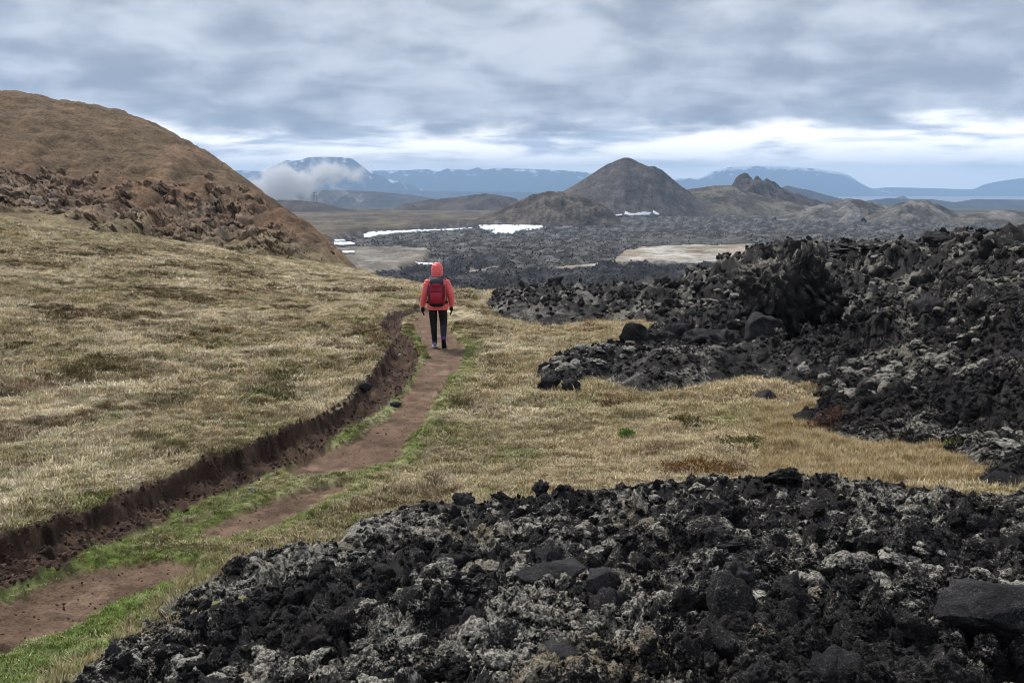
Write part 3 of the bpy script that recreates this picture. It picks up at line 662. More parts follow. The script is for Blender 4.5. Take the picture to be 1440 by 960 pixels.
# ------------------------------------------------------------------ snow beds
def plain_depth(dz):
    yy = np.geomspace(90, 1450, 3000); ang = (plainz(yy) - CZ) / yy; return np.interp(dz, ang, yy)
def snow_patch(label, poly, lift=.5, w=4.0, seed=0, hillgrid=None):
    xs = [p[0] for p in poly]; ys = [p[1] for p in poly]
    px = np.linspace(min(xs) - 3, max(xs) + 3, int((max(xs) - min(xs)) * 1.5) + 14); py = np.linspace(max(ys) + 2, min(ys) - 2, int((max(ys) - min(ys)) * 3) + 14)
    A, B = np.meshgrid(px, py); dx, dz = ray(A, B)
    if hillgrid is None:
        Yp = plain_depth(dz)
        for _ in range(5): Yp = .5 * Yp + .5 * np.clip((plain_surface(dx * Yp, Yp) - CZ) / dz, 120, 1400)
        Zp = CZ + dz * Yp + lift
    else:
        hx, hy, hz, ht = (g.ravel() for g in hillgrid); k = ht <= 0; qx, qy = proj(hx[k], hy[k], hz[k]); hy = hy[k]
        Yp = np.array([hy[np.argmin((qx - a) ** 2 + (qy - b) ** 2 * 4)] for a, b in zip(A.ravel(), B.ravel())]).reshape(A.shape)
        for _ in range(6): Yp[1:-1] = (Yp[:-2] + Yp[2:] + 2 * Yp[1:-1]) / 4; Yp[:, 1:-1] = (Yp[:, :-2] + Yp[:, 2:] + 2 * Yp[:, 1:-1]) / 4
        Yp -= 2.5; Zp = CZ + dz * Yp
    sdv = poly_sd(A, B, poly) + w * (.5 * noise2(A * .22, B * .6, seed + 400) + .35 * noise2(A * .6, B * 1.5, seed + 401))
    Xp = dx * Yp; keep = sdv > 0
    h, wd = A.shape; idx = np.arange(h * wd).reshape(h, wd)
    q = np.stack([idx[:-1, :-1], idx[:-1, 1:], idx[1:, 1:], idx[1:, :-1]], -1).reshape(-1, 4); q = q[keep.ravel()[q].all(1)]
    V = np.stack([Xp, Yp, Zp], -1).reshape(-1, 3); used = np.unique(q); re = np.full(h * wd, -1); re[used] = np.arange(len(used))
    me = raw_mesh('snow_patch', V[used], re[q].ravel(), 4)
    bm = bmesh.new(); bm.from_mesh(me); ee = [e for e in bm.edges if e.is_boundary]
    r = bmesh.ops.extrude_edge_only(bm, edges=ee); bmesh.ops.translate(bm, verts=[g for g in r['geom'] if isinstance(g, bmesh.types.BMVert)], vec=(0, 1.5, -lift - .3))
    bm.to_mesh(me); bm.free()
    tag(obj('snow_patch', me, M['snow']), label, 'snow patch', 'old snow beds on the plain')
for i, (lb, po, w_) in enumerate(SNOW): snow_patch(lb, po, .45, w_, i)
snow_patch('white snow bed in the hollow at the foot of the cone', [(879, 296), (884, 299), (892, 300), (905, 297.5), (916, 298.5), (914, 302), (885, 303), (878, 301)], .6, .8, 8, CONE)
snow_patch('small snow triangle at the right foot of the cone', [(918, 295.5), (922, 297), (929, 301.5), (922, 301.8), (918, 299)], .6, .5, 9, CONE)
snow_patch('small snow strip between the knoll and the cone', [(860, 302.5), (874, 300.5), (876, 302.5), (862, 304)], .6, .5, 10, CONE)

# ================================================================== LAVA ROCKS
def rand_rot(n, full=True):
    r = RNG.uniform(0, 2 * math.pi, (n, 3))
    if not full: r[:, :2] = RNG.normal(0, .18, (n, 2))
    return r
def sample_fan(n, a0, a1, y0, y1, p=1.0):
    """random plan points in a fan; p = power of the fall-off of density with distance"""
    a = RNG.uniform(a0, a1, n); u = RNG.uniform(0, 1, n); e = 2 - p
    y = (y0 ** e + u * (y1 ** e - y0 ** e)) ** (1 / e) if abs(e) > 1e-6 else y0 * (y1 / y0) ** u
    return a * y, y
clink = [rock_mesh('clinker', 500 + i, M['lava'], sub=4, cuts=(5, 14)[i % 2], rough=(.46, .30)[i % 2], fine=(.28, .17)[i % 2]) for i in range(8)]
clinkR = []
for i, m_ in enumerate(clink): q = m_.copy(); q.materials.clear(); q.materials.append(M['lava_right']); clinkR.append(q)
block = [rock_mesh('lava_block', 540 + i, M['lava'], sub=3, cuts=15, rough=.30, fine=.155) for i in range(8)]
blockR = []
for m_ in block: q = m_.copy(); q.materials.clear(); q.materials.append(M['lava_right']); blockR.append(q)
bare = [rock_mesh('lava_block', 590 + i, M['boulder'], sub=4, cuts=16, rough=.30, fine=.20, flat=(1, .9, .6)) for i in range(7)]
fresh_blocks = [rock_mesh('far_block', 560 + i, M['lava_far'], sub=3, cuts=7, rough=.4, fine=.2) for i in range(5)]

def lava_rubble(name, parent, hfun, protos, layers, fan_):
    P_, S_ = [], []
    for n, s0, s1, y0, y1 in layers:
        x, y = sample_fan(n, fan_[0], fan_[1], y0, y1, 1.2); z, sd = hfun(x, y); k = sd > 0.02
        k &= RNG.uniform(0, 1, len(x)) > .45 * sstep(-.2, .5, poly_sd(x, y, SLAB))
        x, y, z = x[k], y[k], z[k]; s = s0 * (s1 / s0) ** RNG.uniform(0, 1, len(x)) ** 1.5
        P_.append(np.stack([x, y, z - s * .12], -1)); S_.append(s)
    P_ = np.concatenate(P_); S_ = np.concatenate(S_); n = len(P_)
    sc3 = S_[:, None] * RNG.uniform(.75, 1.25, (n, 3))
    scatter(name, P_, rand_rot(n), sc3, RNG.integers(0, len(protos), n), [proto('clinker', m) for m in protos], parent=parent)
lava_rubble('lava_rubble', lava_near, fg_h, clink, [(15000, .014, .030, 2.0, 9.5), (7500, .03, .055, 2.0, 9.5), (700, .055, .10, 2.0, 9.5)], (-.68, .82))
lava_rubble('lava_rubble', lava_right, r_h, clinkR, [(26000, .02, .05, 8.2, 20), (15000, .045, .10, 8.2, 50), (700, .10, .20, 10, 52)], (-.05, .76))
def lava_rocks(parent, hfun, meshes, n, s0, s1, y0, y1, fan_, lift=.1):
    x, y = sample_fan(n * 4, fan_[0], fan_[1], y0, y1, 1.2); z, sd = hfun(x, y); k = np.where((sd > .1) & (poly_sd(x, y, SLAB) < .1))[0][:n]
    for i in k:
        s = min(s0 * (s1 / s0) ** (random.random() ** 1.6), max(.045, sd[i] * .35))
        o = bpy.data.objects.new('lava_rock', random.choice(meshes if random.random() < .72 else bare)); put(o, parent)
        o.location = (x[i], y[i], z[i] + s * lift); o.rotation_euler = [random.uniform(0, 6.28) for _ in range(3)]
        o.scale = [s * random.uniform(.75, 1.25) for _ in range(3)]
cushion_m = lava_mat('woolly_moss', -.45, 1.0, moss_gain=1.2, warm=.7)
cush = [rock_mesh('cushion', 580 + i, cushion_m, sub=4, cuts=2, rough=.30, fine=.13, flat=(1, 1, .55)) for i in range(4)]
x, y = sample_fan(9000, -.68, .82, 2.0, 9.4, 1.2); z, sd = fg_h(x, y); k = (sd > .15) & (fbm2(x * 1.1, y * 1.1, 3, 170) + .35 * fbm2(x * 5, y * 5, 2, 171) > .13); x, y, z = x[k], y[k], z[k]; n = len(x); s = RNG.uniform(.02, .06, n)
scatter('moss_cushions', np.stack([x, y, z - s * .15], -1), rand_rot(n, False), s[:, None] * RNG.uniform(.8, 1.3, (n, 3)), RNG.integers(0, 4, n), [proto('cushion', m) for m in cush], parent=lava_near)
x, y = sample_fan(9000, -.02, .76, 8.6, 30, 1.3); z, sd = r_h(x, y); k = (sd > .2) & (fbm2(x * .5, y * .5, 3, 172) + .35 * fbm2(x * 3, y * 3, 2, 173) > .22); x, y, z = x[k], y[k], z[k]; n = len(x); s = RNG.uniform(.04, .12, n)
scatter('moss_cushions', np.stack([x, y, z - s * .15], -1), rand_rot(n, False), s[:, None] * RNG.uniform(.8, 1.3, (n, 3)), RNG.integers(0, 4, n), [proto('cushion', m) for m in cush], parent=lava_right)
lava_rocks(lava_near, fg_h, block, 290, .05, .135, 2.6, 9.3, (-.60, .66))
lava_rocks(lava_right, r_h, blockR, 295, .11, .42, 8.8, 42, (-.02, .66))

def boulder(name, label, px, py, y, w, dpt, h, seed, mat, rot=(0, 0, 0), cat='rock', group=None, parent=None, sub=4, cuts=9, rough=.22, fine=.14):
    me = rock_mesh(name, seed, mat, sub=sub, cuts=cuts, rough=rough, fine=fine, flat=(1, 1, 1))
    co = np.empty(len(me.vertices) * 3); me.vertices.foreach_get('co', co); co = co.reshape(-1, 3)
    R = np.array(Euler(rot).to_matrix()); co = co @ R.T
    lo, hi = co.min(0), co.max(0); co = (co - (lo + hi) / 2) / (hi - lo) * np.array((w, dpt, h)); co[:, 2] += h / 2
    me.vertices.foreach_set('co', co.astype(np.float32).ravel()); me.update()
    o = obj(name, me, None, parent); c_ = P(px, py, y); zs = float(c_[2])
    if parent is None and cat == 'rock':
        fz, fs = fg_h(c_[:1], c_[1:2]); rz, rs = r_h(c_[:1], c_[1:2]); zs = float(fz[0]) - .12 * h if fs[0] > 0 else (min(zs, float(rz[0]) - .06 * h) if rs[0] > 0 else float(meadow_h(c_[:1], c_[1:2])[0]) - .08 * h)
    if parent is None and cat == 'rock' and fs[0] > 0:
        q = pix2plan(px, py, lambda a, b: fg_h(a, b)[0])[0]; k = float(q[1]) / y; o.scale = (k, k, k); c_ = P(px, py, float(q[1])); zs = float(c_[2]) - .1 * h
    o.location = (c_[0], c_[1], zs)     # px, py = foot of the rock
    if parent is None: tag(o, label, cat, group)
    return o
# big crags standing out of the right-hand flow (px, py at the foot)
BR = M['lava_right']; BB = M['boulder']
boulder('lava_crag', 'tall upright crag of dark lava with a split face above the grass', 1082, 508, 17.6, 1.25, 1.4, 1.95, 601, BR, (.2, .1, .3), 'rock', sub=5, cuts=12, rough=.34, fine=.2)
boulder('lava_crag', 'rounded brownish lava dome leaning against the upright crag', 1135, 478, 18.6, 1.5, 1.5, 1.85, 602, BR, (0, .3, 1), 'rock', sub=5, cuts=5, rough=.3, fine=.2)
boulder('lava_block', 'smooth blue grey lava block wedged at the foot of the crag', 1076, 498, 16.8, .72, .6, .72, 603, BB, (.4, .2, .3), 'rock', cuts=12, rough=.14, fine=.08)
boulder('lava_block', 'long square edged black lava block beside the crag', 995, 505, 17.2, 1.15, .7, .56, 604, BB, (0, .1, .1), 'rock', cuts=10, rough=.15, fine=.1)
boulder('lava_block', 'knobbly black lava block at the tip of the block row', 945, 497, 17.4, .62, .6, .58, 605, BB, (.5, .2, .8), 'rock', rough=.3, fine=.2)
boulder('lava_block', 'thin upright black lava block behind the block row', 963, 490, 17.9, .4, .5, .62, 606, BB, (.1, .5, .2), 'rock', rough=.3, fine=.2)
boulder('lava_block', 'low dark lava block sinking into the grass before the row', 905, 503, 17.0, .62, .5, .34, 607, BB, (.5, 1, .8), 'rock', rough=.3, fine=.2)
boulder('lava_block', 'small pointed lava block beside the low grassy lava outcrop', 803, 541, 14.3, .30, .3, .26, 608, BB, (.5, 1, .8), 'rock', rough=.3, fine=.2)
boulder('lava_block', 'dark angular lava block at the left end of the low outcrop', 772, 538, 14.5, .36, .3, .24, 609, BB, (1.5, 1, .8), 'rock', rough=.3, fine=.2)
boulder('lava_slab', 'long dark crust slab overhanging the top of the lava wall', 1225, 356, 31, 2.7, 2.0, .60, 610, BR, (0.1, 0.06, .1), 'rock', sub=5, cuts=5, rough=.42, fine=.26)
boulder('lava_block', 'black knob standing on the lava wall skyline', 1322, 350, 30, 1.1, 1, .62, 611, BB, (0, .2, .1), 'rock', cuts=8, rough=.25, fine=.16)
boulder('lava_crag', 'huge black lava mass at the high right end of the wall', 1420, 440, 21.5, 2.6, 2.4, 1.95, 612, BR, (.3, .2, .1), 'rock', sub=5, cuts=10, rough=.34, fine=.2)
boulder('lava_crag', 'dark hollowed lava crag below the huge black mass', 1395, 452, 17.8, 1.5, 1.2, .72, 613, BR, (.6, .2, .9), 'rock', cuts=9, rough=.32, fine=.2)
boulder('lava_crag', 'upthrust dark lava lump between golden grass and right lava', 1418, 706, 8.3, .5, .4, .34, 614, M['lava'], (.6, .2, .9), 'rock', cuts=9, rough=.34, fine=.22)
boulder('lava_block', 'small upright lava knob on the rim of the near lava', 760, 702, 8.2, .16, .15, .20, 615, BB, (.6, .2, .9), 'rock', rough=.34, fine=.22)
boulder('lava_block', 'purple black lava lump crowning the near lava rim', 652, 704, 7.9, .2, .18, .12, 616, BB, (.1, .2, .9), 'rock', rough=.3, fine=.2)
boulder('lava_block', 'wide jagged lava lump on the near rim facing golden grass', 1105, 678, 7.9, .27, .22, .15, 617, M['lava'], (.6, .7, .9), 'rock', rough=.34, fine=.22)
boulder('lava_slab', 'large flat topped pitted boulder lying on the near lava', 1412, 892, 4.15, .58, .42, .26, 618, BB, (.06, .05, .2), 'rock', sub=5, cuts=14, rough=.10, fine=.06)
boulder('lava_block', 'dark smooth lava block half buried in pale moss', 852, 832, 5.0, .22, .2, .17, 619, BB, (.6, .7, .9), 'rock', rough=.2, fine=.12)
boulder('lava_block', 'flat reddish black lava plate on the mossy near lava', 775, 818, 5.1, .38, .3, .12, 620, BB, (.1, .1, .9), 'rock', rough=.14, fine=.1)
# loose stones in the grass and the gully
def on_ground(px, py): q = pix2plan(px, py, meadow_h)[0]; return float(q[1])
for lb, px, py, w, h, mt, sd_ in (
        ('dark jagged lava stone lying in the golden grass', 1076, 562, .30, .17, BB, 630), ('small dark stone half hidden in olive grass tufts', 978, 603, .14, .09, BB, 631),
        ('grey lava rock spur poking from grass beside the red heath shrub', 1140, 597, .42, .20, BR, 632), ('tiny dark stone on the straw coloured grass flat', 858, 477, .12, .08, BB, 633),
        ('tiny black stone on the reddish grass near the far lava tongue', 770, 477, .14, .09, BB, 634), ('dark grey stone fallen from the bank of the gully', 510, 549, .26, .17, BB, 635),
        ('small pale stone lying on the floor of the muddy gully', 355, 688, .09, .05, M['snow'] if False else None, 636), ('tiny white stone on the gully floor near the hiker', 563, 498, .09, .06, 'w', 637),
        ('dark stone at the grassy edge of the gully', 556, 570, .20, .09, BB, 638), ('small dark stone on the worn trail bend', 545, 446, .10, .06, BB, 639)):
    if mt is None: mt = M.setdefault('grey_stone', plain_mat('grey_stone', (.25, .22, .19), .9, .2, 30, .3, .01))
    if mt == 'w': mt = M.setdefault('white_stone', plain_mat('white_stone', (.7, .7, .68), .8, .2, 30, .15, .005))
    y_ = on_ground(px, py); boulder('loose_stone', lb, px, py + 3, y_, w, w * .8, h, sd_, mt, (random.random() * 3, random.random(), 1), 'stone', sub=3, rough=.26, fine=.16)

# far lava blocks: thousands, too small to pick apart
px = RNG.uniform(470, 1440, 26000); py = 305 + (420 - 305) * RNG.uniform(0, 1, 26000) ** .9
dx, dz = ray(px, py); Y = plain_depth(dz); X = dx * Y
Z, w1, w2, fr, sa, sa1, gf, br = plain_surface(X, Y, True)
PXs, PYs = proj(X, Y, plainz(Y)); ok = (sa < .3) & (br < .3) & (RNG.uniform(0, 1, len(X)) > gf * .7)
for _, poly, w in SNOW: ok &= poly_sd(PXs, PYs, poly) < -.5
X, Y, Z = X[ok], Y[ok], Z[ok]; s = Y * RNG.uniform(.0005, .0013, len(X)) * np.clip(1.25 - Y / 900, .5, 1)
scatter('lava_rubble', np.stack([X, Y, Z + s * .1], -1), rand_rot(len(X)), s, RNG.integers(0, 5, len(X)), [proto('far_block', m) for m in fresh_blocks], parent=plain)

# stones on the crag band of the brown hill
hx, hy, hz, hcr, hsc, htop = HILL
w_ = (hcr ** 2 * .6 + hsc * .35 + .05).ravel() * (hy.ravel() < 108); w_ /= w_.sum(); pick = RNG.choice(len(w_), 2600, p=w_)
hs = RNG.uniform(.03, .085, 2600) * np.where(hcr.ravel()[pick] > .5, RNG.uniform(.7, 2.2, 2600), 1)
hc = clerp((.15, .105, .075), (.36, .29, .215), RNG.uniform(0, 1, 2600)); hc = clerp(hc, (.22, .13, .075), RNG.uniform(.1, .9, 2600))
hillstone = [rock_mesh('hill_stone', 700 + i, M['chip'], sub=2, cuts=9, rough=.2, fine=.08, flat=(1, .8, .6)) for i in range(5)]
scatter('crag_rubble', np.stack([hx.ravel()[pick] + RNG.normal(0, .12, 2600), hy.ravel()[pick] - hs * .3, hz.ravel()[pick]], -1), rand_rot(2600), hs, RNG.integers(0, 5, 2600), [proto('hill_stone', m) for m in hillstone], hc, parent=hill)

# ================================================================== GRASS
def tuft_mesh(name, nb, r, h0, h1, wid, lean, mat, seed, curl=.5):
    g = np.random.default_rng(seed); V, Fc, S = [], [], []
    for _ in range(nb):
        a = g.uniform(0, 6.283); rr = r * math.sqrt(g.uniform()); bx, by = rr * math.cos(a), rr * math.sin(a)
        h = g.uniform(h0, h1); l = g.uniform(.2, 1) * lean * h; la = a + g.normal(0, .9); dx, dy = math.cos(la), math.sin(la); sx, sy = -dy * wid * .5, dx * wid * .5
        b = len(V); sh = g.uniform()
        m = .55
        V += [(bx - sx, by - sy, -.01), (bx + sx, by + sy, -.01), (bx + dx * l * m * .5 + sx * .8, by + dy * l * m * .5 + sy * .8, h * m), (bx + dx * l * m * .5 - sx * .8, by + dy * l * m * .5 - sy * .8, h * m), (bx + dx * l, by + dy * l, h * (1 - curl * l / h * .3))]
        Fc += [(b, b + 1, b + 2), (b, b + 2, b + 3), (b + 3, b + 2, b + 4)]; S += [sh] * 5
    me = raw_mesh(name, np.array(V), np.array(Fc).ravel(), 3, False); at = me.attributes.new('shade', 'FLOAT', 'POINT'); at.data.foreach_set('value', np.array(S, np.float32))
    me.materials.append(mat); return me
tufts = [proto('grass_tuft', tuft_mesh('grass_tuft', 34, .06, .014, .042, .0060, 1.5, M['grass'], 800 + i)) for i in range(6)]
tall = [proto('tall_tuft', tuft_mesh('tall_tuft', 34, .05, .05, .12, .006, 1.0, M['grass'], 820 + i)) for i in range(4)]
heathp = [proto('heath_tuft', tuft_mesh('heath_tuft', 46, .07, .015, .042, .010, 1.0, M['grass'], 840 + i)) for i in range(3)]
def grass(name, n, y0, y1, size, a0=-.62, a1=.60, wide=1.0):
    x, y = sample_fan(n, a0, a1, y0, y1, 1.35); sdF = poly_sd(x, y, LAVA_FG); sdR = poly_sd(x, y, LAVA_R)
    z, gm, pm, ed = meadow_h(x, y, True); c, gr, he = meadow_color(x, y, ed)
    u = RNG.uniform(0, 1, n); k = (sdF < .06) & (sdR < .10) & (u > np.maximum(sstep(-.05, .03, -np.where(ed > .29, 9, ed)) * (gm > 0) + gm * 5, pm * 1.02 - .012))
    rim = np.interp(x / y, RIM_A, RIM_Y); k &= y < rim + 2
    x, y, z, c, gr, he, gm, ed = x[k], y[k], z[k], c[k], gr[k], he[k], gm[k], ed[k]; m = len(x)
    patch = 1 + .45 * fbm2(x * 1.1, y * 1.1, 3, 150); s = size * RNG.uniform(.65, 1.35, m) * patch * (1 - .42 * np.exp(-(ed / .30) ** 2)) * (1 - .25 * gr)
    idx = RNG.integers(0, len(tufts), m); hm = RNG.uniform(0, 1, m) < he * .8; idx[hm] = len(tufts) + RNG.integers(0, 3, hm.sum())
    c = c * RNG.uniform(.66, 1.40, (m, 1)) * RNG.uniform(.94, 1.06, (m, 3))
    pal = RNG.uniform(0, 1, m) < .16 * (1 - gr); c[pal] = c[pal] * .4 + PALE * .75
    s3 = np.stack([s * wide, s * wide, s * RNG.uniform(.7, 1.2, m)], -1)
    scatter(name, np.stack([x, y, z], -1), rand_rot(m, False), s3, idx, tufts + heathp, c)
grass('meadow_grass', 85000, 4.3, 13, 1.0)
grass('meadow_grass', 95000, 12.5, 34, 1.25, wide=1.25)
grass('meadow_grass', 60000, 33, 72, 1.7, -.62, .12, wide=1.7)
grass('meadow_grass', 22000, 3.0, 26, 1.1, -1.3, -.62, wide=1.2)
grass('meadow_grass', 5000, 2.2, 4.4, 1.0, -1.3, -.55)
# longer straw along the lava edges
def edge_grass(name, n, poly, a0, a1, y0, y1, d0, d1, colr, cov):
    x, y = sample_fan(n, a0, a1, y0, y1, 1.2); sd = poly_sd(x, y, poly); other = poly_sd(x, y, LAVA_R if poly is LAVA_FG else LAVA_FG)
    z, gm, pm, ed = meadow_h(x, y, True)
    k = (sd > d0) & (sd < d1) & (other < .1) & (pm < .2) & (gm < .2) & (fbm2(x * 1.6, y * 1.6, 3, 160) > cov); x, y, z = x[k], y[k], z[k]; m = len(x)
    c = clerp(colr[0], colr[1], RNG.uniform(0, 1, m)) * RNG.uniform(.8, 1.2, (m, 1)); s = RNG.uniform(.5, 1.1, m)
    scatter(name, np.stack([x, y, z], -1), rand_rot(m, False), s, RNG.integers(0, 4, m), tall, c)
edge_grass('straw_grass', 6000, LAVA_FG, -.6, .6, 4, 10.5, -.26, .12, ((.50, .39, .22), (.40, .34, .18)), -.02)
edge_grass('straw_grass', 16000, LAVA_R, -.02, .6, 8.5, 30, -.8, .14, ((.58, .455, .275), (.46, .37, .21)), -.05)
# golden hollow between the two lava flows, longer grass
x, y = sample_fan(7000, .26, .52, 8.4, 12.5, 1.0); k = (poly_sd(x, y, LAVA_FG) < .05) & (poly_sd(x, y, LAVA_R) < .12); x, y = x[k], y[k]; m = len(x)
scatter('straw_grass', np.stack([x, y, meadow_h(x, y)], -1), rand_rot(m, False), RNG.uniform(.5, 1.05, m), RNG.integers(0, 4, m), tall, clerp((.60, .47, .28), (.46, .35, .18), RNG.uniform(0, 1, m)))

# clods of earth in the gully and on the trail
x, y = sample_fan(60000, -.60, 0.0, 4.5, 27, 1.3); z, gm, pm, ed = meadow_h(x, y, True); k = (RNG.uniform(0, 1, len(x)) < gm * .5 + pm * .10); x, y, z, gm = x[k], y[k], z[k], gm[k]; m = len(x)
scatter('earth_clods', np.stack([x, y, z], -1), rand_rot(m), RNG.uniform(.008, .03, m) * np.where(gm > .5, 1.0, .5), RNG.integers(0, 5, m), [proto('clod', q) for q in hillstone], clerp((.055, .034, .024), (.17, .105, .068), RNG.uniform(0, 1, m) ** 1.6))

# ------------------------------------------------------------------ shrubs and moss cushions
def shrub(name, label, cat, px, py, w, h, n, cols, seed, leaf=.016, twig=True):
    y = on_ground(px, py); base = P(px, py, y); g = np.random.default_rng(seed)
    root = empty(name, tuple(base)); tag(root, label, cat)
    mA, tA, bA = new_mat(name + '_leaf'); r_ = tA.noise(tA.node('ShaderNodeNewGeometry').outputs['Position'], 45, 3, .7)
    tA.l.new(tA.mix(tA.smooth(r_, .3, .7), cols[0], cols[1]), bA.inputs['Base Color'])
    V, Fc = [], []; TV, TF = [], []
    for _ in range(n):
        a = g.uniform(0, 6.283); rr = math.sqrt(g.uniform()); ex, ey = rr * math.cos(a) * w * .5, rr * math.sin(a) * w * .42
        ez = h * (1 - rr ** 2 * .85) * g.uniform(.45, 1.08); tip = np.array((ex, ey, ez)); st = np.array((ex * .35, ey * .35, -.03))
        if twig:
            d = np.array((-math.sin(a), math.cos(a), 0)) * .0028; b = len(TV)
            TV += [tuple(st - d), tuple(st + d), tuple(tip + d * .6), tuple(tip - d * .6)]; TF += [(b, b + 1, b + 2), (b, b + 2, b + 3)]
        for _k in range(7):
            t = g.uniform(.45, 1.03); p = st + (tip - st) * t + g.normal(0, .012, 3); n1 = g.normal(size=3); n1 /= np.linalg.norm(n1); n2 = np.cross(n1, g.normal(size=3)); n2 /= np.linalg.norm(n2); l = leaf * g.uniform(.6, 1.5)
            b = len(V); V += [tuple(p - n1 * l), tuple(p + n2 * l * .4), tuple(p + n1 * l), tuple(p - n2 * l * .4)]; Fc += [(b, b + 1, b + 2), (b, b + 2, b + 3)]
    obj('foliage', raw_mesh('foliage', np.array(V), np.array(Fc).ravel(), 3, False), mA, root)
    if twig:
        tm = M.setdefault('twig', plain_mat('twig', (.09, .055, .04), .9, .1, 60, .3)); obj('twigs', raw_mesh('twigs', np.array(TV), np.array(TF).ravel(), 3, False), tm, root)
shrub('heath_shrub', 'reddish brown heath shrub growing against the right lava', 'shrub', 1178, 612, .85, .34, 420, ((.13, .055, .035), (.22, .10, .06)), 1)
shrub('heath_shrub', 'dark russet twiggy shrub at the back edge of the golden hollow', 'shrub', 1296, 630, .42, .18, 220, ((.09, .045, .025), (.19, .085, .04)), 2)
shrub('heath_shrub', 'bright green mossy shrub tucked under the right lava', 'shrub', 1344, 640, .34, .20, 240, ((.085, .10, .018), (.20, .20, .035)), 3)
shrub('heath_shrub', 'orange yellow moss cushion beside the red heath shrub', 'moss', 1112, 606, .40, .12, 200, ((.34, .21, .05), (.42, .30, .09)), 4)
shrub('heath_shrub', 'low olive heath tuft in the middle of the golden grass', 'shrub', 965, 598, .62, .13, 230, ((.10, .085, .03), (.19, .16, .06)), 5)
shrub('heath_shrub', 'small brown heath tuft on the straw grass flat', 'shrub', 858, 572, .50, .12, 200, ((.17, .10, .045), (.26, .17, .08)), 6)
shrub('heath_shrub', 'orange brown creeping heath along the near lava rim', 'shrub', 985, 662, .95, .10, 300, ((.22, .10, .03), (.30, .17, .06)), 7)
shrub('heath_shrub', 'olive green heath clump in front of the red shrub', 'shrub', 1052, 628, .80, .11, 260, ((.11, .11, .03), (.20, .18, .07)), 8)
shrub('heath_shrub', 'bright green grass clump alone in the golden meadow', 'grass clump', 882, 612, .26, .08, 120, ((.10, .19, .03), (.17, .27, .05)), 9)
shrub('moss_cushion', 'mustard moss cushion in a hollow of the near lava', 'moss', 1085, 868, .26, .10, 240, ((.16, .12, .04), (.30, .24, .10)), 10, .008, False)

# ================================================================== THE HIKER
def loft(name, rings, mat, closed=True, cap=True, smooth=True):
    """rings: list of (m,3) arrays with the same m"""
    R = np.array(rings); n, m = R.shape[:2]; V = R.reshape(-1, 3).tolist(); Fq = []
    for i in range(n - 1):
        for j in range(m if closed else m - 1):
            k = (j + 1) % m; Fq.append((i * m + j, i * m + k, (i + 1) * m + k, (i + 1) * m + j))
    if cap: Fq.append(tuple(range(m - 1, -1, -1))); Fq.append(tuple((n - 1) * m + j for j in range(m)))
    me = bpy.data.meshes.new(name); me.from_pydata(V, [], Fq); me.polygons.foreach_set('use_smooth', [smooth] * len(me.polygons)); me.update()
    if mat: me.materials.append(mat)
    return me
def ell(cx, cy, cz, rx, ry, m=28, p=2.0):
    a = np.linspace(0, 2 * math.pi, m, endpoint=False); c, s_ = np.cos(a), np.sin(a)
    return np.stack([cx + rx * np.sign(c) * np.abs(c) ** (2 / p), cy + ry * np.sign(s_) * np.abs(s_) ** (2 / p), np.full(m, cz)], -1)
def tube_rings(path, radii, m=16, ridges=0, amp=.06, n=60, flat=1.0):
    path = np.array(path, float); L = np.concatenate([[0], np.cumsum(np.linalg.norm(np.diff(path, axis=0), axis=1))]); L /= L[-1]
    t = np.linspace(0, 1, n); sm = np.stack([np.interp(t, L, path[:, k]) for k in range(3)], -1)
    for _ in range(4): sm[1:-1] = (sm[:-2] + sm[2:] + 2 * sm[1:-1]) / 4
    rr = np.interp(t, np.linspace(0, 1, len(radii)), radii)
    if ridges: rr = rr * (1 - amp + 2 * amp * np.abs(np.sin(t * ridges * math.pi)) ** .7)
    tg = np.gradient(sm, axis=0); tg /= np.linalg.norm(tg, axis=1, keepdims=True); out = []
    for p, d, r in zip(sm, tg, rr):
        u = np.cross(d, (0, 1, 0.01)); u /= np.linalg.norm(u); v = np.cross(d, u); a = np.linspace(0, 2 * math.pi, m, endpoint=False)
        out.append(p + np.outer(np.cos(a), u) * r + np.outer(np.sin(a), v) * r * flat)
    return out
def join_meshes(name, parts, mat):
    bm = bmesh.new()
    for p in parts: bm.from_mesh(p)
    me = bpy.data.meshes.new(name); bm.to_mesh(me); bm.free(); me.polygons.foreach_set('use_smooth', [True] * len(me.polygons)); me.materials.clear(); me.materials.append(mat); return me
def skin_mesh(name, verts, edges, radii, sub=2):
    bm = bmesh.new(); lay = bm.verts.layers.skin.verify(); vv = []
    for i, (v, r) in enumerate(zip(verts, radii)):
        q = bm.verts.new(v); q[lay].radius = (r, r) if not isinstance(r, tuple) else r; q[lay].use_root = i == 0; vv.append(q)
    for a, b in edges: bm.edges.new((vv[a], vv[b]))
    me = bpy.data.meshes.new(name); bm.to_mesh(me); bm.free(); o = bpy.data.objects.new('tmp', me); COL.objects.link(o)
    o.modifiers.new('k', 'SKIN'); m2 = o.modifiers.new('s', 'SUBSURF'); m2.levels = sub; m2.render_levels = sub
    dg = bpy.context.evaluated_depsgraph_get(); dg.update(); res = bpy.data.meshes.new_from_object(o.evaluated_get(dg)); res.name = name
    bpy.data.objects.remove(o); bpy.data.meshes.remove(me)
    res.polygons.foreach_set('use_smooth', [True] * len(res.polygons)); res.update(); return res

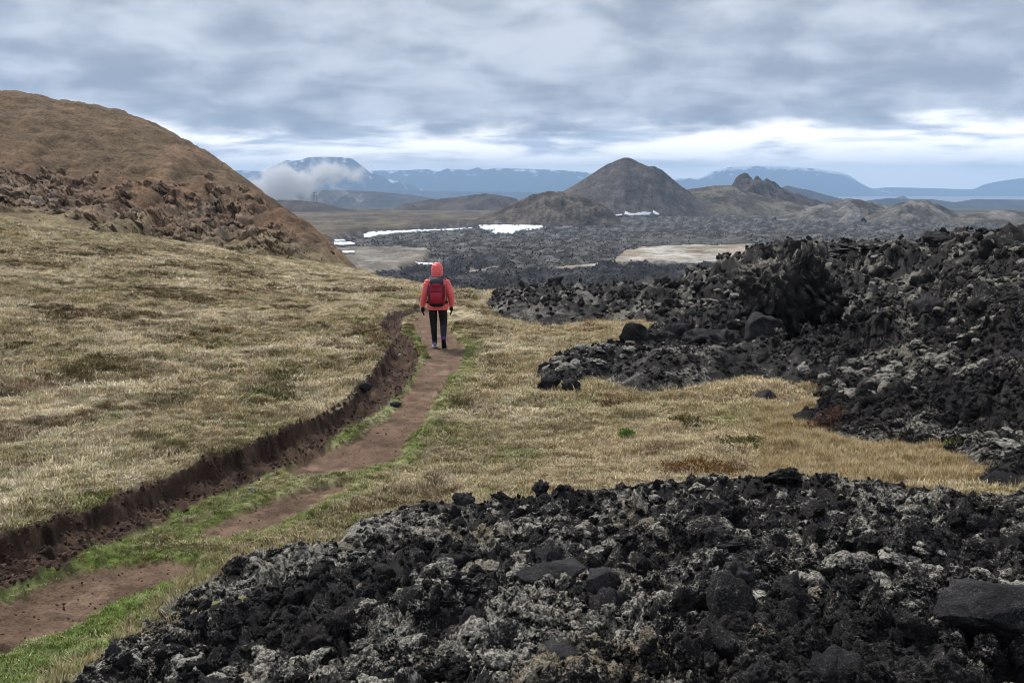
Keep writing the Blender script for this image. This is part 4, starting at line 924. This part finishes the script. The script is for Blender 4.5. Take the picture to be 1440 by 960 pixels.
HM_ = {'coral': plain_mat('coral_nylon', (1.0, .175, .175), .45, .4, 26, .10, .004), 'crimson': plain_mat('crimson_pack', (.30, .012, .035), .6, .3, 40, .18, .002), 'crimson2': plain_mat('red_pack_panel', (.40, .018, .045), .6, .3, 40, .15, .002),
       'grey': plain_mat('slate_webbing', (.045, .05, .06), .7, .3, 60, .2), 'black': plain_mat('black_fabric', (.012, .012, .014), .75, .3, 60, .3), 'navy': plain_mat('navy_panel', (.018, .023, .038), .7, .3, 60, .3),
       'skin': plain_mat('skin', (.52, .33, .25), .6, .3, 30, .05), 'shoe': plain_mat('grey_mesh_shoe', (.20, .205, .22), .8, .2, 90, .3), 'white': plain_mat('white_midsole', (.55, .55, .56), .7, .3, 60, .1),
       'sole': plain_mat('black_rubber', (.013, .013, .013), .8, .3, 60, .3), 'purple': plain_mat('purple_sock', (.16, .06, .22), .9, .1, 60, .3), 'hair': plain_mat('brown_hair', (.06, .035, .02), .7, .3, 60, .3)}
fy = on_ground(616, 489); foot = P(616, 489, fy); fx = foot[0]; foot[2] = float(meadow_h(np.array([foot[0]]), np.array([foot[1]]))[0])
# one continuous body (legs in leggings, torso under the jacket, head inside the hood)
BV = [(0, 0, .93), (0, .0, 1.08), (0, .01, 1.24), (0, .005, 1.37), (0, .01, 1.45), (0, .02, 1.53), (0, .03, 1.60), (0, .02, 1.66),
      (-.095, 0, .86), (-.09, .03, .50), (-.07, .06, .12), (-.07, .075, .06), (.095, 0, .86), (.112, .07, .52), (.122, -.13, .22), (.124, -.16, .155),
      (-.18, .0, 1.36), (-.265, -.01, 1.06), (-.30, .06, .85), (.175, .0, 1.36), (.272, -.02, 1.06), (.268, .08, .86), (0, .12, 1.57), (0, .115, 1.53)]
BE = [(0, 1), (1, 2), (2, 3), (3, 4), (4, 5), (5, 6), (6, 7), (0, 8), (8, 9), (9, 10), (10, 11), (0, 12), (12, 13), (13, 14), (14, 15), (3, 16), (16, 17), (17, 18), (3, 19), (19, 20), (20, 21), (6, 22), (5, 23)]
BRd = [.12, .105, .12, .10, .05, .075, .09, .07, .112, .076, .054, .044, .116, .082, .060, .046, .055, .042, .03, .055, .042, .03, .018, .016]
bme = skin_mesh('person', BV, BE, BRd)
for k_ in ('black', 'skin', 'navy'): bme.materials.append(HM_[k_])
for p in bme.polygons:
    c_ = p.center; p.material_index = 1 if c_.z > 1.40 else (2 if (c_.x > .06 and c_.z < .46 and c_.y < .06) else 0)
person = put(bpy.data.objects.new('person', bme)); person.location = tuple(foot)
tag(person, 'hiker walking away in a coral hooded puffer jacket and black leggings', 'person')
# jacket: quilted torso and two sleeves
zs_ = np.linspace(.775, 1.425, 110); prof = [(.775, .205, .135), (.80, .212, .140), (.90, .200, .135), (1.02, .180, .128), (1.15, .188, .132), (1.28, .205, .130), (1.36, .200, .115), (1.40, .150, .10), (1.425, .095, .09)]
rg_ = []
for z_ in zs_:
    rx = np.interp(z_, [q[0] for q in prof], [q[1] for q in prof]); ry = np.interp(z_, [q[0] for q in prof], [q[2] for q in prof]); k = .94 + .09 * abs(math.sin((z_ - .775) / .65 * 15 * math.pi)) ** .7
    rg_.append(ell(0, 0, z_, rx * k, ry * k, 36, 2.3))
torso = loft('j', rg_, None, cap=False)
sl = loft('s', tube_rings([(-.11, 0, 1.355), (-.185, 0, 1.325), (-.255, -.02, 1.08), (-.285, .02, .95), (-.305, .06, .835)], [.050, .080, .072, .064, .060, .048], 18, 18, .085, 110), None)
sr = loft('s', tube_rings([(.11, 0, 1.355), (.18, 0, 1.325), (.268, -.03, 1.08), (.278, .03, .95), (.272, .085, .845)], [.050, .080, .072, .064, .060, .048], 18, 18, .085, 110), None)
obj('jacket', join_meshes('jacket', [torso, sl, sr], HM_['coral']), None, person)
hz_ = np.linspace(1.39, 1.725, 70); hp_ = [(1.39, .118, .11), (1.45, .112, .115), (1.52, .118, .13), (1.60, .118, .135), (1.66, .104, .12), (1.70, .074, .085), (1.72, .035, .045), (1.725, .008, .01)]
rg_ = []
for z_ in hz_:
    rx = np.interp(z_, [q[0] for q in hp_], [q[1] for q in hp_]); ry = np.interp(z_, [q[0] for q in hp_], [q[2] for q in hp_]); k = .935 + .09 * abs(math.sin((z_ - 1.39) / .335 * 8 * math.pi)) ** .7
    a = np.linspace(math.radians(112), math.radians(428), 34); rg_.append(np.stack([rx * k * np.cos(a), .015 + ry * k * np.sin(a), np.full(34, z_)], -1))
hd = loft('hood', rg_, HM_['coral'], closed=False, cap=False); hood = obj('hood', hd, None, person); mdf = hood.modifiers.new('thick', 'SOLIDIFY'); mdf.thickness = .015
obj('hair', loft('hair', [ell(0, .005, z_, r_ * .86, r_ * .9, 20) for z_, r_ in ((1.46, .075), (1.52, .10), (1.60, .108), (1.66, .09), (1.69, .05))], HM_['hair']), None, person)
# gloves: palm and five bent fingers
def glove(wx, wy, wz, sx, seed):
    V = [(wx, wy, wz), (wx, wy + .012, wz - .05), (wx, wy + .02, wz - .09)]; E = [(0, 1), (1, 2)]; R_ = [.036, .046, .044]
    for i, (oy, ln) in enumerate(((.042, .070), (.022, .082), (.0, .078), (-.02, .060))):
        b = len(V); V += [(wx + .002, wy + .02 + oy, wz - .105), (wx - sx * .008, wy + .028 + oy, wz - .105 - ln * .5), (wx - sx * .028, wy + .03 + oy, wz - .105 - ln)]
        E += [(2, b), (b, b + 1), (b + 1, b + 2)]; R_ += [.014, .013, .011]
    b = len(V); V += [(wx - sx * .022, wy + .055, wz - .06), (wx - sx * .032, wy + .075, wz - .095)]; E += [(1, b), (b, b + 1)]; R_ += [.016, .014]
    me = skin_mesh('glove', V, E, R_); me.materials.append(HM_['black']); obj('glove', me, None, person)
glove(-.306, .062, .825, -1, 1); glove(.270, .09, .835, 1, 2)
# shoes
def shoe(loc, pitch, yaw):
    prof = [(-.105, .018, .0), (-.10, .032, .075), (-.07, .038, .10), (-.02, .039, .095), (.04, .044, .075), (.10, .048, .055), (.15, .040, .042), (.172, .016, .024)]
    up, so, mi = [], [], []
    for y_, w_, h_ in prof:
        a = np.linspace(0, 2 * math.pi, 18, endpoint=False); z0 = .024; hh = max(h_ - z0, .004)
        up.append(np.stack([w_ * np.cos(a) * (1 - .18 * (np.sin(a) > 0) * np.sin(a)), np.full(18, y_), z0 + hh * .5 + hh * .5 * np.sin(a)], -1))
        bx = np.stack([w_ * 1.1 * np.sign(np.cos(a)) * np.abs(np.cos(a)) ** .4, np.full(18, y_ * 1.03), .006 + .007 * np.sign(np.sin(a)) * np.abs(np.sin(a)) ** .4], -1); so.append(bx); b2 = bx.copy(); b2[:, 2] = .020 + (bx[:, 2] - .006) * .9; b2[:, 0] *= .98; mi.append(b2)
    o = obj('shoe', loft('shoe', up, HM_['shoe']), None, person); o.location = loc; o.rotation_euler = (pitch, 0, yaw)
    obj('sole', loft('sole', so, HM_['sole']), None, o); obj('midsole', loft('midsole', mi, HM_['white']), None, o)
    return o
shoe((-.07, .05, .0), 0, .12)
o = shoe((.124, -.135, .125), -math.radians(58), -.06)
for (x_, y_, z_, dx_, dy_, dz_) in ((-.07, .065, .085, 0, -.005, .06), (.1235, -.155, .185, -.002, .012, .06)):
    obj('sock', loft('sock', tube_rings([(x_, y_, z_), (x_ + dx_, y_ + dy_, z_ + dz_)], [.050, .048], 16, 0, 0, 6), HM_['purple']), None, person)

# backpack: a thing of its own, worn on the back
bp = empty('backpack', (foot[0], foot[1] - .13, foot[2] + .88)); tag(bp, 'crimson hiking backpack with slate lid and straps on the hiker', 'backpack')
def prism(name, zs, mat, m=28, p=3.2):
    return loft(name, [ell(cx, cy, z_, rx, ry, m, p) for z_, cx, cy, rx, ry in zs], mat)
obj('pack_body', prism('pack_body', [(0, 0, -.07, .10, .06), (.03, 0, -.085, .150, .085), (.12, 0, -.10, .170, .105), (.26, 0, -.10, .172, .105), (.38, 0, -.095, .155, .095), (.45, 0, -.085, .130, .085)], HM_['crimson']), None, bp)
obj('front_pocket', prism('front_pocket', [(.055, 0, -.19, .06, .012), (.075, 0, -.20, .105, .022), (.17, 0, -.212, .118, .026), (.265, 0, -.205, .108, .022), (.285, 0, -.195, .07, .012)], HM_['crimson2']), None, bp)
obj('zip', prism('zip', [(.292, 0, -.203, .10, .010), (.302, 0, -.203, .10, .010)], HM_['grey']), None, bp)
obj('lid', prism('lid', [(.425, 0, -.085, .120, .085), (.445, 0, -.09, .142, .098), (.50, 0, -.08, .138, .092), (.545, 0, -.06, .118, .07), (.56, 0, -.05, .08, .045)], HM_['grey']), None, bp)
obj('lid_panel', prism('lid_panel', [(.385, 0, -.185, .05, .010), (.40, 0, -.19, .085, .018), (.435, 0, -.185, .082, .018), (.45, 0, -.18, .05, .012)], HM_['crimson2']), None, bp)
obj('base_panel', prism('base_panel', [(-.022, 0, -.06, .07, .05), (-.012, 0, -.07, .115, .07), (.022, 0, -.085, .152, .088), (.04, 0, -.09, .158, .092)], HM_['black']), None, bp)
for sx in (-1, 1):
    obj('compression_strap', loft('compression_strap', tube_rings([(sx * .150, -.16, .43), (sx * .168, -.185, .33), (sx * .165, -.195, .22), (sx * .135, -.19, .13)], [.013, .013, .012, .010], 10, 0, 0, 20), HM_['grey']), None, bp)
    obj('shoulder_strap', loft('shoulder_strap', tube_rings([(sx * .10, -.02, .50), (sx * .115, .05, .555), (sx * .125, .15, .555), (sx * .135, .25, .46), (sx * .150, .27, .30), (sx * .185, .18, .12), (sx * .19, .04, .06)], [.026, .028, .028, .026, .022, .016, .014], 12, 0, 0, 40), HM_['grey']), None, bp)
    obj('hip_belt', loft('hip_belt', tube_rings([(sx * .14, -.04, .06), (sx * .205, .06, .05), (sx * .19, .20, .045), (sx * .05, .275, .04)], [.024, .024, .018, .012], 10, 0, 0, 20), HM_['black']), None, bp)

# ------------------------------------------------------------------ trail marker
y_ = on_ground(590, 426); b_ = P(590, 426, y_); tm = empty('trail_marker', tuple(b_)); tag(tm, 'short grey trail stake with a yellow tip in pale grass', 'trail marker')
obj('post', loft('post', [ell(0, 0, z_, r_, r_, 10) for z_, r_ in ((-.1, .026), (.0, .026), (.22, .025), (.225, .025))], plain_mat('grey_wood', (.22, .23, .24), .8, .2, 40, .25)), None, tm)
obj('tip', loft('tip', [ell(0, 0, z_, r_, r_, 10) for z_, r_ in ((.225, .030), (.285, .030), (.30, .022))], plain_mat('yellow_paint', (.85, .55, .02), .5, .4, 40, .1)), None, tm)

# ------------------------------------------------------------------ power line pylons in the steam field
M['steel'] = plain_mat('weathered_pole', (.055, .05, .05), .7, .3, 2, .3)
M['pale_steel'] = plain_mat('pale_pole', (.38, .37, .36), .6, .3, 2, .2)
def pylon(label, px, py, y, h, w, mat):
    b = P(px, py, y); r = empty('power_pylon', tuple(b)); tag(r, label, 'pylon', 'power line poles near the steam field')
    for sx in (-1, 0, 1): obj('pole', loft('pole', [ell(sx * w / 2, 0, z_, r_, r_, 8) for z_, r_ in ((-3, .32), (h * .6, .27), (h, .2))], mat), None, r)
    for zz in (.62, .93): obj('crossarm', loft('crossarm', tube_rings([(-w * .8, 0, h * zz), (w * .8, 0, h * zz)], [.22, .22], 8, 0, 0, 3), mat), None, r)
pylon('dark three legged power pylon wrapped in steam', 443, 284, 1750, 17, 5.0, M['steel'])
pylon('pale power pylon on the dark flat right of the steam', 498, 296, 1240, 8.5, 4, M['pale_steel'])
pylon('faint pale power pylon before the rounded dark hill', 566, 300, 1220, 9, 4, M['pale_steel'])

# ------------------------------------------------------------------ steam
def steam():
    d = 1900.0; ctr = P(437, 252, d); k = d / F
    v_, f_ = ICO[4]; me = raw_mesh('steam_plume', v_ * np.array((100, 42, 44)) * k, f_.ravel(), 3)
    m = bpy.data.materials.new('steam'); m.use_nodes = True; m.node_tree.nodes.clear(); t = NT(m.node_tree)
    out = t.node('ShaderNodeOutputMaterial'); v = t.node('ShaderNodeVolumePrincipled'); t.l.new(v.outputs[0], out.inputs['Volume'])
    p = t.node('ShaderNodeTexCoord').outputs['Object']; n1 = t.noise(p, .034, 7, .62, .9); tot = None
    # billows: centre (photo column, row), radius in photo pixels, strength
    for px, py, r, w in ((372, 264, 26, 1.0), (392, 252, 25, 1.1), (402, 242, 19, .9), (418, 256, 24, 1.1), (400, 272, 26, 1.1), (442, 250, 24, .9), (457, 238, 20, .7), (470, 246, 22, .6), (492, 240, 20, .45), (462, 228, 16, .35), (502, 250, 18, .35), (438, 272, 15, .5), (355, 268, 20, .8)):
        c_ = P(px, py, d) - ctr; dn = t.node('ShaderNodeVectorMath', operation='DISTANCE'); t.put(dn.inputs[0], p); dn.inputs[1].default_value = tuple(c_)
        q = t.math('MULTIPLY', t.smooth(dn.outputs['Value'], r * k * 1.25, 0.0), w); tot = q if tot is None else t.math('ADD', tot, q)
    den = t.math('SUBTRACT', t.math('ADD', tot, t.math('MULTIPLY', n1, 3.6)), 2.0)
    v.inputs['Color'].default_value = (.99, .99, 1, 1)
    t.put(v.inputs['Density'], t.smooth(den, 0.0, 1.0, 0.0, .06))
    me.materials.append(m); so = put(bpy.data.objects.new('steam_plume', me)); so.location = tuple(ctr)
    tag(so, 'drifting white steam cloud rising before the blue table mountain', 'steam', kind='stuff')
steam()

# ------------------------------------------------------------------ haze: a closed box of air round the whole scene
def haze():
    x, y0, y1, z0, z1 = 16500, -1500, 16500, CZ - 260, CZ + 285
    V = [(sx * x, yy, zz) for zz in (z0, z1) for sx, yy in ((-1, y0), (1, y0), (1, y1), (-1, y1))]
    me = bpy.data.meshes.new('haze'); me.from_pydata(V, [], [(3, 2, 1, 0), (4, 5, 6, 7), (0, 1, 5, 4), (1, 2, 6, 5), (2, 3, 7, 6), (3, 0, 4, 7)]); me.update()
    m = bpy.data.materials.new('haze_air'); m.use_nodes = True; m.node_tree.nodes.clear(); t = NT(m.node_tree)
    out = t.node('ShaderNodeOutputMaterial'); v = t.node('ShaderNodeVolumePrincipled'); t.l.new(v.outputs[0], out.inputs['Volume'])
    v.inputs['Color'].default_value = (.46, .68, .98, 1); v.inputs['Density'].default_value = 1.25e-4
    me.materials.append(m); o = put(bpy.data.objects.new('haze', me)); tag(o, 'thin blue haze between the camera and the far mountains', 'haze', kind='stuff')
haze()
